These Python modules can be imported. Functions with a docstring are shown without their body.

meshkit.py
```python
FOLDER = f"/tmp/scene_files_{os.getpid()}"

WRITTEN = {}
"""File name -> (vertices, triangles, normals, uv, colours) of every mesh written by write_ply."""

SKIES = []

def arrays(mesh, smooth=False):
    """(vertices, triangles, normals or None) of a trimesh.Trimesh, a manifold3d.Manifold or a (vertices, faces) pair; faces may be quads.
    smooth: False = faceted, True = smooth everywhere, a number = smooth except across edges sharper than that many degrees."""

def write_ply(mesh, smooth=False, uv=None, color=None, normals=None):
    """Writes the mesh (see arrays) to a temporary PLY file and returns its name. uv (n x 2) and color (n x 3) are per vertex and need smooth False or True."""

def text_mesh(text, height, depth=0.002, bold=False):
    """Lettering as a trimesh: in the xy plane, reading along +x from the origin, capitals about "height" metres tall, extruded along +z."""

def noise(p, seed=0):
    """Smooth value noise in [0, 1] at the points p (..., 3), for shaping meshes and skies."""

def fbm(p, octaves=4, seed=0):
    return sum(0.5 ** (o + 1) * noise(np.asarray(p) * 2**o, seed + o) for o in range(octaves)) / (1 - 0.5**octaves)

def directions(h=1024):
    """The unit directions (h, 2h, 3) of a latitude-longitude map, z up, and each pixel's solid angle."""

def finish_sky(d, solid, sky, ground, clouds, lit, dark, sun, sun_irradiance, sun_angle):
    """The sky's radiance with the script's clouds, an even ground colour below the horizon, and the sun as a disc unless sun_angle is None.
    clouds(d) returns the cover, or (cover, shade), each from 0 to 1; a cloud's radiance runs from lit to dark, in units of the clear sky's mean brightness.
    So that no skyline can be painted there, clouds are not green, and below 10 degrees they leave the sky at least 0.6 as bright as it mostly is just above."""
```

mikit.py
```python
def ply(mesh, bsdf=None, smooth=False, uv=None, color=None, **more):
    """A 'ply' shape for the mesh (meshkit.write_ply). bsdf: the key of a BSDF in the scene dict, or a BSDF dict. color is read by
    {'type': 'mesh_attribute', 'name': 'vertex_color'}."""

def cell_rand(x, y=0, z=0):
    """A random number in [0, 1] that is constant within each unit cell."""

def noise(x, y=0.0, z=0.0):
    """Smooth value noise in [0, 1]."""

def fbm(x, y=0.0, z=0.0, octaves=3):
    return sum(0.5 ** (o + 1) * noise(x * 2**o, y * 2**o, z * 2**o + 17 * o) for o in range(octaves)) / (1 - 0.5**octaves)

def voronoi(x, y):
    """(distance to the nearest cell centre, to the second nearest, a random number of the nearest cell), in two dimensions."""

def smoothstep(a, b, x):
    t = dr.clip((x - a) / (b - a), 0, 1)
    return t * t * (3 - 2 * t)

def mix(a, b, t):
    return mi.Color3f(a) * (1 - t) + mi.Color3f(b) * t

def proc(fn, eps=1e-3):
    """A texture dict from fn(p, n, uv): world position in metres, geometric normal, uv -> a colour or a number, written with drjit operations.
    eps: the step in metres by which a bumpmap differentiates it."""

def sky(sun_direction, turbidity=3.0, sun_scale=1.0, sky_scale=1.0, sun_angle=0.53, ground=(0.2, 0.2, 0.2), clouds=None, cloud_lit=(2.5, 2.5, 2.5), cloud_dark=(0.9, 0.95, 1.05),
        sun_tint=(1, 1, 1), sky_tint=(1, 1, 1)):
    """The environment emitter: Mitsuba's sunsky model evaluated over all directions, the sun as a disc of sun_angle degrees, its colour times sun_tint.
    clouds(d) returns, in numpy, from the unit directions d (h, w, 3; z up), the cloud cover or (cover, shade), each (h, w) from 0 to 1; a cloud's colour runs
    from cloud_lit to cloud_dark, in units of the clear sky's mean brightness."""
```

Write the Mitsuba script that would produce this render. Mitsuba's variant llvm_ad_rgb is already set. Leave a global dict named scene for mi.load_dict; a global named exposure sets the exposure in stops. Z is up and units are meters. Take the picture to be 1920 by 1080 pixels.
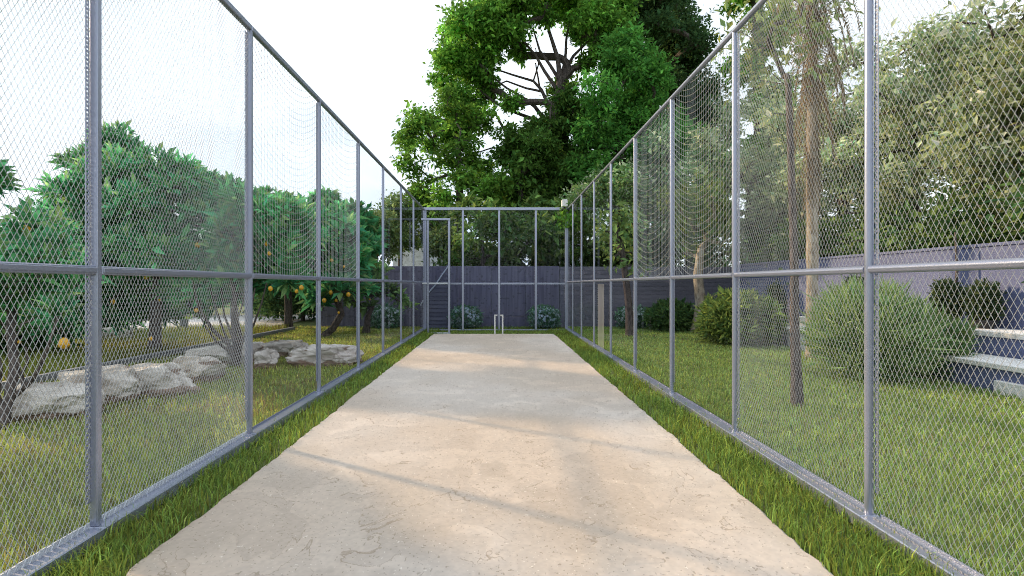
import math
import numpy as np
import trimesh
import drjit as dr
import mitsuba as mi
import mikit
from mikit import noise, fbm, voronoi, cell_rand, smoothstep, mix, proc
import meshkit

scene, labels = {}, {}
T = mi.ScalarTransform4f
FPX, VX, VY, EYE = 950.0, 931.0, 534.0, 1.6      # the photograph's focal length, vanishing point (1920 x 1080) and eye height

# ------------------------------------------------------------------ camera, sky, exposure
scene['camera'] = {'type': 'perspective', 'fov_axis': 'x', 'fov': 2 * math.degrees(math.atan(960 / FPX)),
                   'near_clip': 0.05, 'far_clip': 2000.0,
                   'principal_point_offset_x': (960 - VX) / 1920, 'principal_point_offset_y': (540 - VY) / 1080,
                   'to_world': T().look_at(origin=[0, 0, EYE], target=[0, 1, EYE], up=[0, 0, 1])}
SUN_EL = math.radians(24)
SUN = (-0.86 * math.cos(SUN_EL), 0.51 * math.cos(SUN_EL), math.sin(SUN_EL))


def cloud_cover(d):
    q = np.stack([d[..., 0], d[..., 1], 2.2 * d[..., 2]], -1)
    n = meshkit.fbm(q * 2.3 + 5.0) * 0.65 + meshkit.fbm(q * 6.5 + 11.0) * 0.35
    return np.clip((n - 0.12) / 0.40, 0.72, 1.0), np.clip((n - 0.5) * 0.6, 0, 0.12)


scene['sky'] = mikit.sky(SUN, turbidity=3, sun_scale=0.78, sun_angle=2.2, ground=(0.12, 0.13, 0.09), clouds=cloud_cover,
                         cloud_lit=(3.65, 4.0, 4.3), cloud_dark=(3.4, 3.7, 4.0), sun_tint=(1.0, 0.96, 0.90))
exposure = 2.27


def at(x, y, Y):
    """The point at depth Y that the photograph shows at pixel (x, y)."""
    return np.array([(x - VX) / FPX * Y, Y, EYE - (y - VY) / FPX * Y])


def ground_at(x, y):
    return at(x, y, EYE * FPX / (y - VY))


# ------------------------------------------------------------------ materials
def principled(color, rough=0.5, metallic=0.0, **more):
    c = {'type': 'rgb', 'value': list(color)} if isinstance(color, (tuple, list)) else color
    return {'type': 'principled', 'base_color': c, 'roughness': rough, 'metallic': metallic, **more}


VC = {'type': 'mesh_attribute', 'name': 'vertex_color'}


def two(b):
    return {'type': 'twosided', 'bsdf': b}


def metal_color(p, n, uv):
    g = fbm(p.x * 30, p.y * 30, p.z * 30, octaves=2)
    return mix((0.300, 0.325, 0.420), (0.325, 0.350, 0.445), g)


scene['m_frame'] = principled(proc(metal_color), 0.30, 0.6)
scene['m_wire'] = two(principled((0.40, 0.41, 0.43), 0.5, 0.2))
scene['m_strip'] = principled((0.50, 0.53, 0.58), 0.45, 0.3)
scene['m_glass'] = {'type': 'thindielectric', 'int_ior': 1.03, 'ext_ior': 1.0,
                    'specular_transmittance': {'type': 'rgb', 'value': [0.87, 0.87, 0.90]}}
scene['m_glass_blue'] = {'type': 'thindielectric', 'int_ior': 1.14, 'ext_ior': 1.0,
                         'specular_transmittance': {'type': 'rgb', 'value': [0.78, 0.82, 0.92]}}
scene['m_leaf'] = {'type': 'principledthin', 'base_color': VC, 'roughness': 0.5, 'diff_trans': 0.9, 'spec_trans': 0.0, 'eta': 1.4}
scene['m_grass'] = {'type': 'principledthin', 'base_color': VC, 'roughness': 0.6, 'diff_trans': 0.8, 'spec_trans': 0.0, 'eta': 1.35}
scene['m_plain'] = two(principled(VC, 0.75))


def bark_h(p, n, uv):
    return 0.7 * fbm(p.x * 30, p.y * 30, p.z * 7, octaves=3) + 0.3 * noise(p.x * 90, p.y * 90, p.z * 30)


def bark_dark(p, n, uv):
    h = bark_h(p, n, uv)
    return mix((0.030, 0.023, 0.022), (0.125, 0.100, 0.092), smoothstep(0.25, 0.75, h))


def bark_pale(p, n, uv):
    h = bark_h(p, n, uv)
    spots = smoothstep(0.62, 0.70, noise(p.x * 14, p.y * 14, p.z * 5))
    return mix(mix((0.13, 0.105, 0.08), (0.36, 0.30, 0.23), smoothstep(0.2, 0.7, h)), (0.44, 0.41, 0.35), 0.5 * spots)


def bump(fn, base, scale, eps=2e-3):
    return {'type': 'bumpmap', 'arbitrary': proc(fn, eps), 'scale': scale, 'bsdf': base}


scene['m_bark_dark'] = two(bump(bark_h, principled(proc(bark_dark), 0.85), 0.012))
scene['m_bark_pale'] = two(bump(bark_h, principled(proc(bark_pale), 0.85), 0.010))


def soil_color(p, n, uv):
    a = fbm(p.x * 1.3, p.y * 1.3, octaves=3)
    b = noise(p.x * 40, p.y * 40)
    return mix(mix((0.075, 0.095, 0.030), (0.115, 0.145, 0.042), a), (0.085, 0.085, 0.04), 0.5 * smoothstep(0.55, 0.8, b))


scene['m_soil'] = two(principled(proc(soil_color), 0.95))


# the flaky, cracked concrete of the path
def path_field(p):
    wx = fbm(p.x * 1.1 + 3, p.y * 1.1, octaves=3)
    wy = fbm(p.x * 1.1 + 31, p.y * 1.1 + 9, octaves=3)
    u, v = p.x + 0.9 * wx, p.y + 0.9 * wy
    return fbm(u * 1.6, v * 1.6 + 4, octaves=6) * 6.5


def path_edge(p):
    f = path_field(p)
    fr = f - dr.floor(f)
    keep = smoothstep(0.40, 0.56, fbm(p.x * 2.6 + 7, p.y * 2.6 + 2, octaves=3))
    return fr, dr.floor(f), keep


def path_h(p, n, uv):
    fr, lev, keep = path_edge(p)
    step = smoothstep(0.0, 0.10, fr) * keep
    pit = smoothstep(0.86, 0.92, noise(p.x * 75, p.y * 75))
    return 0.55 * step + 0.30 * fbm(p.x * 14, p.y * 14, octaves=3) - 0.35 * pit + 0.10 * noise(p.x * 160, p.y * 160)


def path_color(p, n, uv):
    fr, lev, keep = path_edge(p)
    tone = cell_rand(lev, 3, 1)
    big = fbm(p.x * 0.55 + 2, p.y * 0.55 + 8, octaves=3)
    c = mix((0.455, 0.378, 0.312), (0.505, 0.445, 0.395), smoothstep(0.3, 0.7, big))
    c = mix(c, (0.40, 0.335, 0.27), 0.28 * smoothstep(0.5, 0.68, fbm(p.x * 1.7 + 40, p.y * 1.7, octaves=4)))
    c = c * (0.93 + 0.12 * tone * keep)
    c = c * (0.92 + 0.16 * fbm(p.x * 40, p.y * 40, octaves=2))
    crack = (1 - smoothstep(0.02, 0.07, fr)) * smoothstep(0.05, 0.4, keep) * smoothstep(0.36, 0.52, noise(p.x * 6, p.y * 6, 2))
    c = mix(c, (0.22, 0.155, 0.105), 0.50 * crack)
    speck = smoothstep(0.86, 0.92, noise(p.x * 75, p.y * 75))
    c = mix(c, (0.20, 0.15, 0.11), 0.5 * speck)
    light = smoothstep(0.93, 0.96, noise(p.x * 70 + 9, p.y * 70, 3))
    return mix(c, (0.72, 0.68, 0.62), 0.6 * light)


scene['m_path'] = two(bump(path_h, principled(proc(path_color), 0.8, specular=0.25), 0.007))


def rock_h(p, n, uv):
    a = fbm(p.x * 6, p.y * 6, p.z * 6, octaves=4)
    b = dr.abs(fbm(p.x * 2.4 + 5, p.y * 2.4, p.z * 2.4, octaves=3) - 0.5)
    return 0.7 * a - 0.5 * (1 - smoothstep(0.0, 0.03, b))


def rock_color(p, n, uv):
    a = fbm(p.x * 5, p.y * 5, p.z * 5, octaves=4)
    c = mix((0.36, 0.325, 0.29), (0.58, 0.54, 0.50), smoothstep(0.3, 0.68, a))
    vein = 1 - smoothstep(0.0, 0.025, dr.abs(fbm(p.x * 2.4 + 5, p.y * 2.4, p.z * 2.4, octaves=3) - 0.5))
    c = mix(c, (0.17, 0.14, 0.12), 0.5 * vein)
    earth = smoothstep(0.52, 0.57, fbm(p.x * 4 + 3, p.y * 4, p.z * 9, octaves=3) + 0.42 * (1 - smoothstep(0.06, 0.17, p.z)) - 0.18)
    return mix(c, mix((0.12, 0.07, 0.045), (0.22, 0.14, 0.095), noise(p.x * 30, p.y * 30, p.z * 30)), 0.85 * earth)


scene['m_rock'] = two(bump(rock_h, principled(proc(rock_color), 0.9), 0.02, 4e-3))


def concrete_color(p, n, uv):
    st = noise(p.x * 16, 0, p.z * 0.7) * 0.6 + noise(p.x * 45, 0, p.z * 1.2) * 0.4
    bl = fbm(p.x * 1.4, p.y, p.z * 1.4, octaves=4)
    c = mix((0.085, 0.080, 0.122), (0.170, 0.162, 0.215), 0.6 * smoothstep(0.2, 0.8, st) + 0.4 * bl)
    return mix(c, (0.055, 0.055, 0.07), 0.5 * smoothstep(0.78, 0.84, noise(p.x * 11, p.y, p.z * 11)))


def board_color(p, n, uv):
    row = cell_rand(dr.floor(p.z / 0.152), dr.floor(p.x / 3.3), 4)
    g = fbm(p.x * 2.5, p.y * 3, p.z * 60, octaves=3)
    return mix((0.085, 0.085, 0.115), (0.19, 0.185, 0.225), 0.55 * g + 0.45 * row)


scene['m_concrete'] = principled(proc(concrete_color), 0.8)
scene['m_board'] = principled(proc(board_color), 0.75)


def blue_color(p, n, uv):
    return mix((0.088, 0.105, 0.215), (0.125, 0.145, 0.270), fbm(p.x * 2, p.y * 2, p.z * 2, octaves=5))


def white_color(p, n, uv):
    c = mix((0.60, 0.59, 0.58), (0.74, 0.73, 0.72), fbm(p.x * 3, p.y * 3, p.z * 3, octaves=5))
    return mix(c, (0.40, 0.38, 0.35), 0.4 * smoothstep(0.6, 0.7, fbm(p.x * 5 + 3, p.y * 5, p.z * 5, octaves=4)))


scene['m_blue'] = principled(proc(blue_color), 0.8)
scene['m_white'] = principled(proc(white_color), 0.6)
scene['m_grey'] = principled((0.20, 0.205, 0.235), 0.6)
scene['m_black'] = principled((0.02, 0.02, 0.022), 0.5)


def lemon_color(p, n, uv):
    return mix((0.56, 0.29, 0.015), (0.66, 0.38, 0.02), fbm(p.x * 25, p.y * 25, p.z * 25, octaves=3))


scene['m_lemon'] = principled(proc(lemon_color), 0.35)


def paving_color(p, n, uv):
    return mix((0.42, 0.39, 0.38), (0.56, 0.53, 0.52), fbm(p.x * 1.2, p.y * 1.2, octaves=4))


scene['m_paving'] = principled(proc(paving_color), 0.85)
scene['m_pane_reflection'] = {'type': 'mask', 'opacity': 0.10, 'bsdf': two(principled((0.72, 0.74, 0.70), 0.7))}  # see-through pale colour that paints a reflection in the side glass


# ------------------------------------------------------------------ small helpers
def numbered(key):
    if key not in USED:
        USED.add(key)
        return key
    i = 1
    while f'{key}_{i:03d}' in USED:
        i += 1
    key = f'{key}_{i:03d}'
    USED.add(key)
    return key


USED = set()


def put(key, mesh, m, smooth=False, color=None, **lab):
    """One entry of the scene. A key with '__' is a part."""
    key = numbered(key)
    if lab.pop('flat', True) is False:
        pass
    scene[key] = mikit.ply(mesh, m, smooth=smooth, color=color)
    if lab:
        labels[key] = {k: v for k, v in lab.items() if v}
    return key


def thing(key, label, category, group=None):
    key = numbered(key)
    labels[key] = {'label': label, 'category': category}
    if group:
        labels[key]['group'] = group
    return key


def bx(x0, x1, y0, y1, z0, z1, bev=0.0):
    if bev <= 0:
        m = trimesh.creation.box((x1 - x0, y1 - y0, z1 - z0))
    else:
        b = bev
        pts = []
        for sx in (-1, 1):
            for sy in (-1, 1):
                for sz in (-1, 1):
                    hx, hy, hz = (x1 - x0) / 2, (y1 - y0) / 2, (z1 - z0) / 2
                    pts += [(sx * (hx - b), sy * (hy - b), sz * hz), (sx * (hx - b), sy * hy, sz * (hz - b)), (sx * hx, sy * (hy - b), sz * (hz - b))]
        m = trimesh.convex.convex_hull(np.array(pts))
    m.apply_translation(((x0 + x1) / 2, (y0 + y1) / 2, (z0 + z1) / 2))
    return m


def cat(ms):
    return trimesh.util.concatenate(ms)


def tube(points, radii, sides=8, cap=True):
    p = np.asarray(points, float)
    r = np.broadcast_to(np.asarray(radii, float), (len(p),))
    t = np.gradient(p, axis=0)
    t /= np.linalg.norm(t, axis=1, keepdims=True) + 1e-12
    a = np.cross(t[0], [0, 0, 1.0] if abs(t[0][2]) < 0.9 else [1.0, 0, 0])
    rows = []
    ang = np.arange(sides) * 2 * np.pi / sides
    for i in range(len(p)):
        a = a - t[i] * (a @ t[i])
        a /= np.linalg.norm(a) + 1e-12
        b = np.cross(t[i], a)
        rows.append(p[i] + r[i] * (np.cos(ang)[:, None] * a + np.sin(ang)[:, None] * b))
    v = np.vstack(rows)
    i, j = np.meshgrid(np.arange(len(p) - 1), np.arange(sides), indexing='ij')
    q = np.stack([i * sides + j, i * sides + (j + 1) % sides, (i + 1) * sides + (j + 1) % sides, (i + 1) * sides + j], -1).reshape(-1, 4)
    f = np.vstack([q[:, [0, 1, 2]], q[:, [0, 2, 3]]])
    if cap:
        n = len(v)
        v = np.vstack([v, p[0], p[-1]])
        k = np.arange(sides)
        last = (len(p) - 1) * sides
        f = np.vstack([f, np.stack([(k + 1) % sides, k, k * 0 + n], 1), np.stack([last + k, last + (k + 1) % sides, k * 0 + n + 1], 1)])
    return trimesh.Trimesh(v, f, process=False)


def prisms(p0, p1, r):
    """Thin three-sided wires from p0[i] to p1[i]."""
    p0, p1 = np.asarray(p0, float), np.asarray(p1, float)
    t = p1 - p0
    t /= np.linalg.norm(t, axis=1, keepdims=True) + 1e-12
    a = np.cross(t, np.array([1.0, 0, 0]))
    a /= np.linalg.norm(a, axis=1, keepdims=True) + 1e-12
    b = np.cross(t, a)
    vs = []
    for p in (p0, p1):
        for k in range(3):
            g = 2 * np.pi * k / 3
            vs.append(p + r * (math.cos(g) * a + math.sin(g) * b))
    v = np.stack(vs, 1).reshape(-1, 3)
    base = (np.arange(len(p0)) * 6)[:, None, None]
    tri = np.array([[0, 1, 4], [0, 4, 3], [1, 2, 5], [1, 5, 4], [2, 0, 3], [2, 3, 5]])[None]
    return trimesh.Trimesh(v, (tri + base).reshape(-1, 3), process=False)


# ------------------------------------------------------------------ the ground
rng = np.random.default_rng(7)
g = np.array([[-400, -100, 0], [400, -100, 0], [400, 700, 0], [-400, 700, 0.0]])
put('ground', (g, np.array([[0, 1, 2, 3]])), 'm_soil', kind='structure', label='lawn soil under the grass')

# concrete path: a low slab with ragged long edges
PATH_L, PATH_R, PATH_END, PATH_Z = -2.02, 1.84, 16.2, 0.03
ys = np.concatenate([np.arange(-1.0, 16.2, 0.035), [PATH_END]])


def rag(ys, s):
    q = np.stack([ys * 1.3, ys * 0 + s, ys * 0], 1)
    q2 = np.stack([ys * 6.0, ys * 0 + s + 9, ys * 0], 1)
    q3 = np.stack([ys * 16.0, ys * 0 + s + 19, ys * 0], 1)
    return 0.02 * (meshkit.noise(q) - 0.5) + 0.03 * (meshkit.noise(q2) - 0.5) + 0.025 * (meshkit.noise(q3) - 0.5)


xl, xr = PATH_L + rag(ys, 1.5), PATH_R + rag(ys, 5.5)
top = []
for k, fx in enumerate((0, 0.004, 0.996, 1)):
    z = PATH_Z if k in (1, 2) else PATH_Z - 0.008
    top.append(np.stack([xl + (xr - xl) * fx, ys, ys * 0 + z], 1))
cols = [np.stack([xl, ys, ys * 0 - 0.05], 1)] + top + [np.stack([xr, ys, ys * 0 - 0.05], 1)]
v = np.concatenate(cols)
n = len(ys)
q = []
for c in range(len(cols) - 1):
    i = np.arange(n - 1)
    q.append(np.stack([c * n + i, (c + 1) * n + i, (c + 1) * n + i + 1, c * n + i + 1], 1))
q.append(np.array([[n - 1 + 0 * n, n - 1 + 1 * n, n - 1 + 4 * n, n - 1 + 5 * n], [n - 1 + n, n - 1 + 2 * n, n - 1 + 3 * n, n - 1 + 4 * n]]))
put('path', (v, np.vstack(q)), 'm_path', kind='structure', label='beige cracked concrete path down the middle of the fenced run')

g = np.array([[-26, 18.6, 0.006], [-8.6, 18.6, 0.006], [-8.6, 27, 0.006], [-26, 27, 0.006]])
put('pavement', (g, np.array([[0, 1, 2, 3]])), 'm_paving', kind='structure', label='pale pavement behind the fruit trees')

# ------------------------------------------------------------------ the two side fences
XL, XR, TOP, MID = -2.5, 2.44, 4.2, 1.69
LY = [-0.85, 1.15, 3.16, 5.13, 7.13, 9.17, 11.15, 13.25, 15.25, 17.46]
RY = [-0.42, 1.45, 3.32, 5.19, 7.06, 8.93, 10.80, 12.67, 14.54, 16.2, 17.46]
BASE_TOP = 0.10


def diamond(X, y0, y1, z0, z1, cw, ch, r, seed=0):
    """Diamond wire mesh in the plane x = X: two families of slanting wires, cut to the panel."""
    P0, P1 = [], []
    slope = ch / cw
    for fam, s in ((0, 1.0), (1, -1.0)):
        span = (z1 - z0) / slope
        k0 = math.floor((y0 - span) / cw) - 1
        k1 = math.ceil((y1 + span) / cw) + 1
        for k in range(k0, k1):
            ya = k * cw
            # z = z0 + s * slope * (y - ya)
            a, b = (ya, ya + span) if s > 0 else (ya - span, ya)
            a, b = max(a, y0), min(b, y1)
            if b - a < 1e-3:
                continue
            m = 5
            tt = np.linspace(a, b, m + 1)
            zz = z0 + s * slope * (tt - ya)
            xx = X + (0.0015 if fam else -0.0015) + 0.006 * np.sin(tt * 3.1 + seed) * np.sin(zz * 2.3 + seed)
            pts = np.stack([xx, tt, zz], 1)
            P0.append(pts[:-1])
            P1.append(pts[1:])
    return prisms(np.vstack(P0), np.vstack(P1), r)


def sag_net(X, y0, y1, z0, z1, pitch, sag, r, vert):
    """Netting of sagging level cords tied to upright cords."""
    P0, P1 = [], []
    t = np.linspace(0, 1, 15)
    for z in np.arange(z0 + 0.01, z1 + sag, pitch):
        zz = z - sag * 4 * t * (1 - t)
        pts = np.stack([X + 0 * t, y0 + (y1 - y0) * t, zz], 1)
        ok = (zz > z0) & (zz < z1)
        for i in range(14):
            if ok[i] and ok[i + 1]:
                P0.append(pts[i]); P1.append(pts[i + 1])
    for y in np.arange(y0 + vert / 2, y1, vert):
        P0.append([X + 0.002, y, z0]); P1.append([X + 0.002, y, z1])
    return prisms(np.array(P0), np.array(P1), r)


def ladder(X, y0, y1, z0, z1, pitch, th=0.006):
    """A punched strip: two flat bars with a row of rungs between them."""
    ms = [bx(X - th / 2, X + th / 2, y0, y0 + 0.005, z0, z1), bx(X - th / 2, X + th / 2, y1 - 0.005, y1, z0, z1)]
    for z in np.arange(z0, z1 - pitch * 0.5, pitch):
        ms.append(bx(X - th / 2 + 0.001, X + th / 2 - 0.001, y0 + 0.005, y1 - 0.005, z, z + pitch * 0.55))
    return cat(ms)


def comb(X, y0, y1, z0, h, pitch, seed):
    r = np.random.default_rng(seed)
    ms = []
    for y in np.arange(y0, y1 - pitch, pitch):
        w = pitch * 0.74
        b = bx(X - 0.003, X + 0.003, y, y + w, z0, z0 + h * (0.85 + 0.2 * r.random()))
        b.vertices[:, 1] += (b.vertices[:, 2] - z0) * (0.45 + 0.25 * r.random())
        b.vertices[:, 0] += (r.random() - 0.5) * 0.004
        ms.append(b)
    return cat(ms)


def side_fence(X, PY, side, label):
    f = thing('mesh_fence', label, 'fence')
    wire = 'm_wire'
    inner = -side                                        # direction of the path
    for i, y in enumerate(PY):
        if side < 0:
            body = bx(X - 0.024, X + 0.024, y - 0.022, y + 0.022, BASE_TOP, TOP - 0.026, 0.005)
            lip = bx(X + 0.0235, X + 0.030, y - 0.022, y - 0.004, BASE_TOP, TOP - 0.028, 0.002)
            put(f + '__post', cat([body, lip]), 'm_frame')
        else:
            put(f + '__post', tube([[X, y, BASE_TOP], [X, y, TOP - 0.02]], 0.026, 20), 'm_frame', smooth=40)
        if i < 6 and y > 1:
            put(f + '__punched_strip', ladder(X - 0.02 * inner, y - 0.056 if side > 0 else y - 0.054, y - 0.029 if side > 0 else y - 0.026, BASE_TOP + 0.15, TOP - 0.05, 0.026), 'm_frame', kind='stuff')
    for i in range(len(PY) - 1):
        a, b = PY[i], PY[i + 1]
        if side < 0:
            ms = [bx(X - 0.024, X + 0.026, a + 0.024, b - 0.024, MID - 0.027, MID + 0.027, 0.006),
                  bx(X + 0.0255, X + 0.034, a + 0.024, b - 0.024, MID - 0.014, MID + 0.016, 0.003)]
            put(f + '__mid_rail', cat(ms), 'm_frame')
            put(f + '__top_rail', bx(X - 0.028, X + 0.028, a + 0.002, b - 0.002, TOP - 0.026, TOP + 0.030, 0.007), 'm_frame')
        else:
            put(f + '__mid_rail', tube([[X, a + 0.022, MID + 0.01], [X, b - 0.022, MID + 0.01]], 0.026, 20), 'm_frame', smooth=40)
            put(f + '__top_rail', tube([[X, a, TOP], [X, b, TOP]], 0.029, 20), 'm_frame', smooth=40)
        # base rail: an aluminium channel with an inner lip
        base = [bx(min(X + side * 0.05, X - side * 0.082), max(X + side * 0.05, X - side * 0.082), a - 0.03 if i else a, b - 0.032, 0.01, BASE_TOP, 0.006),
                bx(X - side * -0.046 - 0.006, X - side * -0.046 + 0.006, a + 0.04, b - 0.04, BASE_TOP - 0.002, BASE_TOP + 0.016, 0.002)]
        put(f + '__base_rail', cat(base), 'm_frame')
        ya, yb = a + 0.036, b - 0.036
        z0, zm0, zm1, z1 = BASE_TOP + 0.002, MID - 0.026, MID + 0.028, TOP - 0.033
        if a < 5.0:
            cw, ch = (0.035, 0.063) if side < 0 else (0.037, 0.066)
            put(f + '__wire_mesh', diamond(X, ya, yb, z0, zm0, cw, ch, 0.0016 if side < 0 else 0.0012, i), wire, kind='stuff')
            put(f + '__wire_mesh', diamond(X, ya, yb, zm1, z1, cw, ch, 0.0016 if side < 0 else 0.0012, i + 3), wire, kind='stuff')
            if side < 0:
                put(f + '__toothed_edge', comb(X - 0.012, ya, yb, BASE_TOP, 0.036, 0.044, i), 'm_strip', kind='stuff')
            else:
                put(f + '__toothed_edge', comb(X - 0.020, ya, yb, BASE_TOP, 0.010, 0.030, i), 'm_grey', kind='stuff')
        elif a < 8.0:
            put(f + '__net', sag_net(X, ya, yb, zm1, z1, 0.078 if a < 7 else 0.10, 0.34 if a < 7 else 0.22, 0.0021, 0.065), wire, kind='stuff')
            put(f + '__pane', bx(X - 0.003, X + 0.003, ya, yb, z0, zm0) if False else sheet_x(X, ya, yb, z0, zm0), 'm_glass')
        else:
            put(f + '__pane', sheet_x(X, ya, yb, z0, zm0), 'm_glass')
            put(f + '__pane', sheet_x(X, ya, yb, zm1, z1), 'm_glass')
    return f


def sheet_x(X, y0, y1, z0, z1):
    return (np.array([[X, y0, z0], [X, y1, z0], [X, y1, z1], [X, y0, z1]]), np.array([[0, 1, 2, 3]]))


def sheet_y(Y, x0, x1, z0, z1):
    return (np.array([[x0, Y, z0], [x1, Y, z0], [x1, Y, z1], [x0, Y, z1]]), np.array([[0, 1, 2, 3]]))


LF = side_fence(XL, LY, -1, 'tall grey mesh fence with square posts in front of the fruit trees and rocks')
RF = side_fence(XR, RY, 1, 'tall grey mesh fence with round tube posts and rails in front of the shrubs')
put(RF + '__reflection_strip', bx(2.52, 2.526, 11.9, 12.6, 0.06, 1.62), 'm_pane_reflection', label='narrow pale translucent strip added as a painted reflection in the glass')  # added thin sheet standing in for a reflection in the pane

# ------------------------------------------------------------------ end wall of glass
EW = thing('glass_end_wall', 'glass wall in a thin grey frame closing the far end of the path', 'glass wall')
EY, EMID, ETOP = 17.5, 1.64, 4.22
EX = [-2.46, -1.16, 0.09, 1.36, 2.41]
for x in EX:
    w = 0.036 if abs(x) < 2 else 0.045
    put(EW + '__post', bx(x - w, x + w, EY - 0.04, EY + 0.04, 0.02, ETOP - 0.05, 0.006), 'm_frame')
for i in range(4):
    a, b = EX[i] + 0.046, EX[i + 1] - 0.046
    put(EW + '__mid_rail', bx(a, b, EY - 0.03, EY + 0.03, EMID - 0.028, EMID + 0.028, 0.005), 'm_frame')
    put(EW + '__pane', sheet_y(EY, a, b, 0.07, EMID - 0.03), 'm_glass_blue')
    put(EW + '__pane', sheet_y(EY, a, b, EMID + 0.03, ETOP - 0.055), 'm_glass_blue')
    put(EW + '__bottom_rail', bx(a, b, EY - 0.03, EY + 0.03, 0.015, 0.07, 0.005), 'm_frame')
put(EW + '__top_rail', bx(-2.5, 2.44, EY - 0.045, EY + 0.045, ETOP - 0.05, ETOP + 0.05, 0.01), 'm_frame')

GD = thing('glass_door', 'narrow framed glass door at the left end of the far glass wall', 'door')
DY, DT = 16.35, 3.72
for x, w in ((-2.21, 0.028), (-1.53, 0.036)):
    put(GD + '__stile', bx(x - w, x + w, DY - 0.03, DY + 0.03, 0.06, DT - 0.04, 0.005), 'm_frame')
put(GD + '__top_rail', bx(-2.43, -1.49, DY - 0.032, DY + 0.032, DT - 0.04, DT + 0.03, 0.006), 'm_frame')
put(GD + '__bottom_rail', bx(-2.24, -1.49, DY - 0.032, DY + 0.032, 0.0, 0.06, 0.006), 'm_strip')
put(GD + '__mid_rail', bx(-2.40, -1.566, DY - 0.024, DY + 0.024, 1.62, 1.67, 0.005), 'm_strip')
put(GD + '__pane', sheet_y(DY, -2.18, -1.568, 0.062, 1.618), 'm_glass')
put(GD + '__pane', sheet_y(DY, -2.18, -1.568, 1.672, DT - 0.042), 'm_glass')
put(GD + '__side_pane', sheet_y(DY + 0.001, -2.42, -2.24, 0.10, DT - 0.042), 'm_glass')
put(GD + '__latch', cat([bx(-1.60, -1.567, DY - 0.05, DY - 0.03, DT - 0.14, DT - 0.07, 0.004)]), 'm_black')

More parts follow.
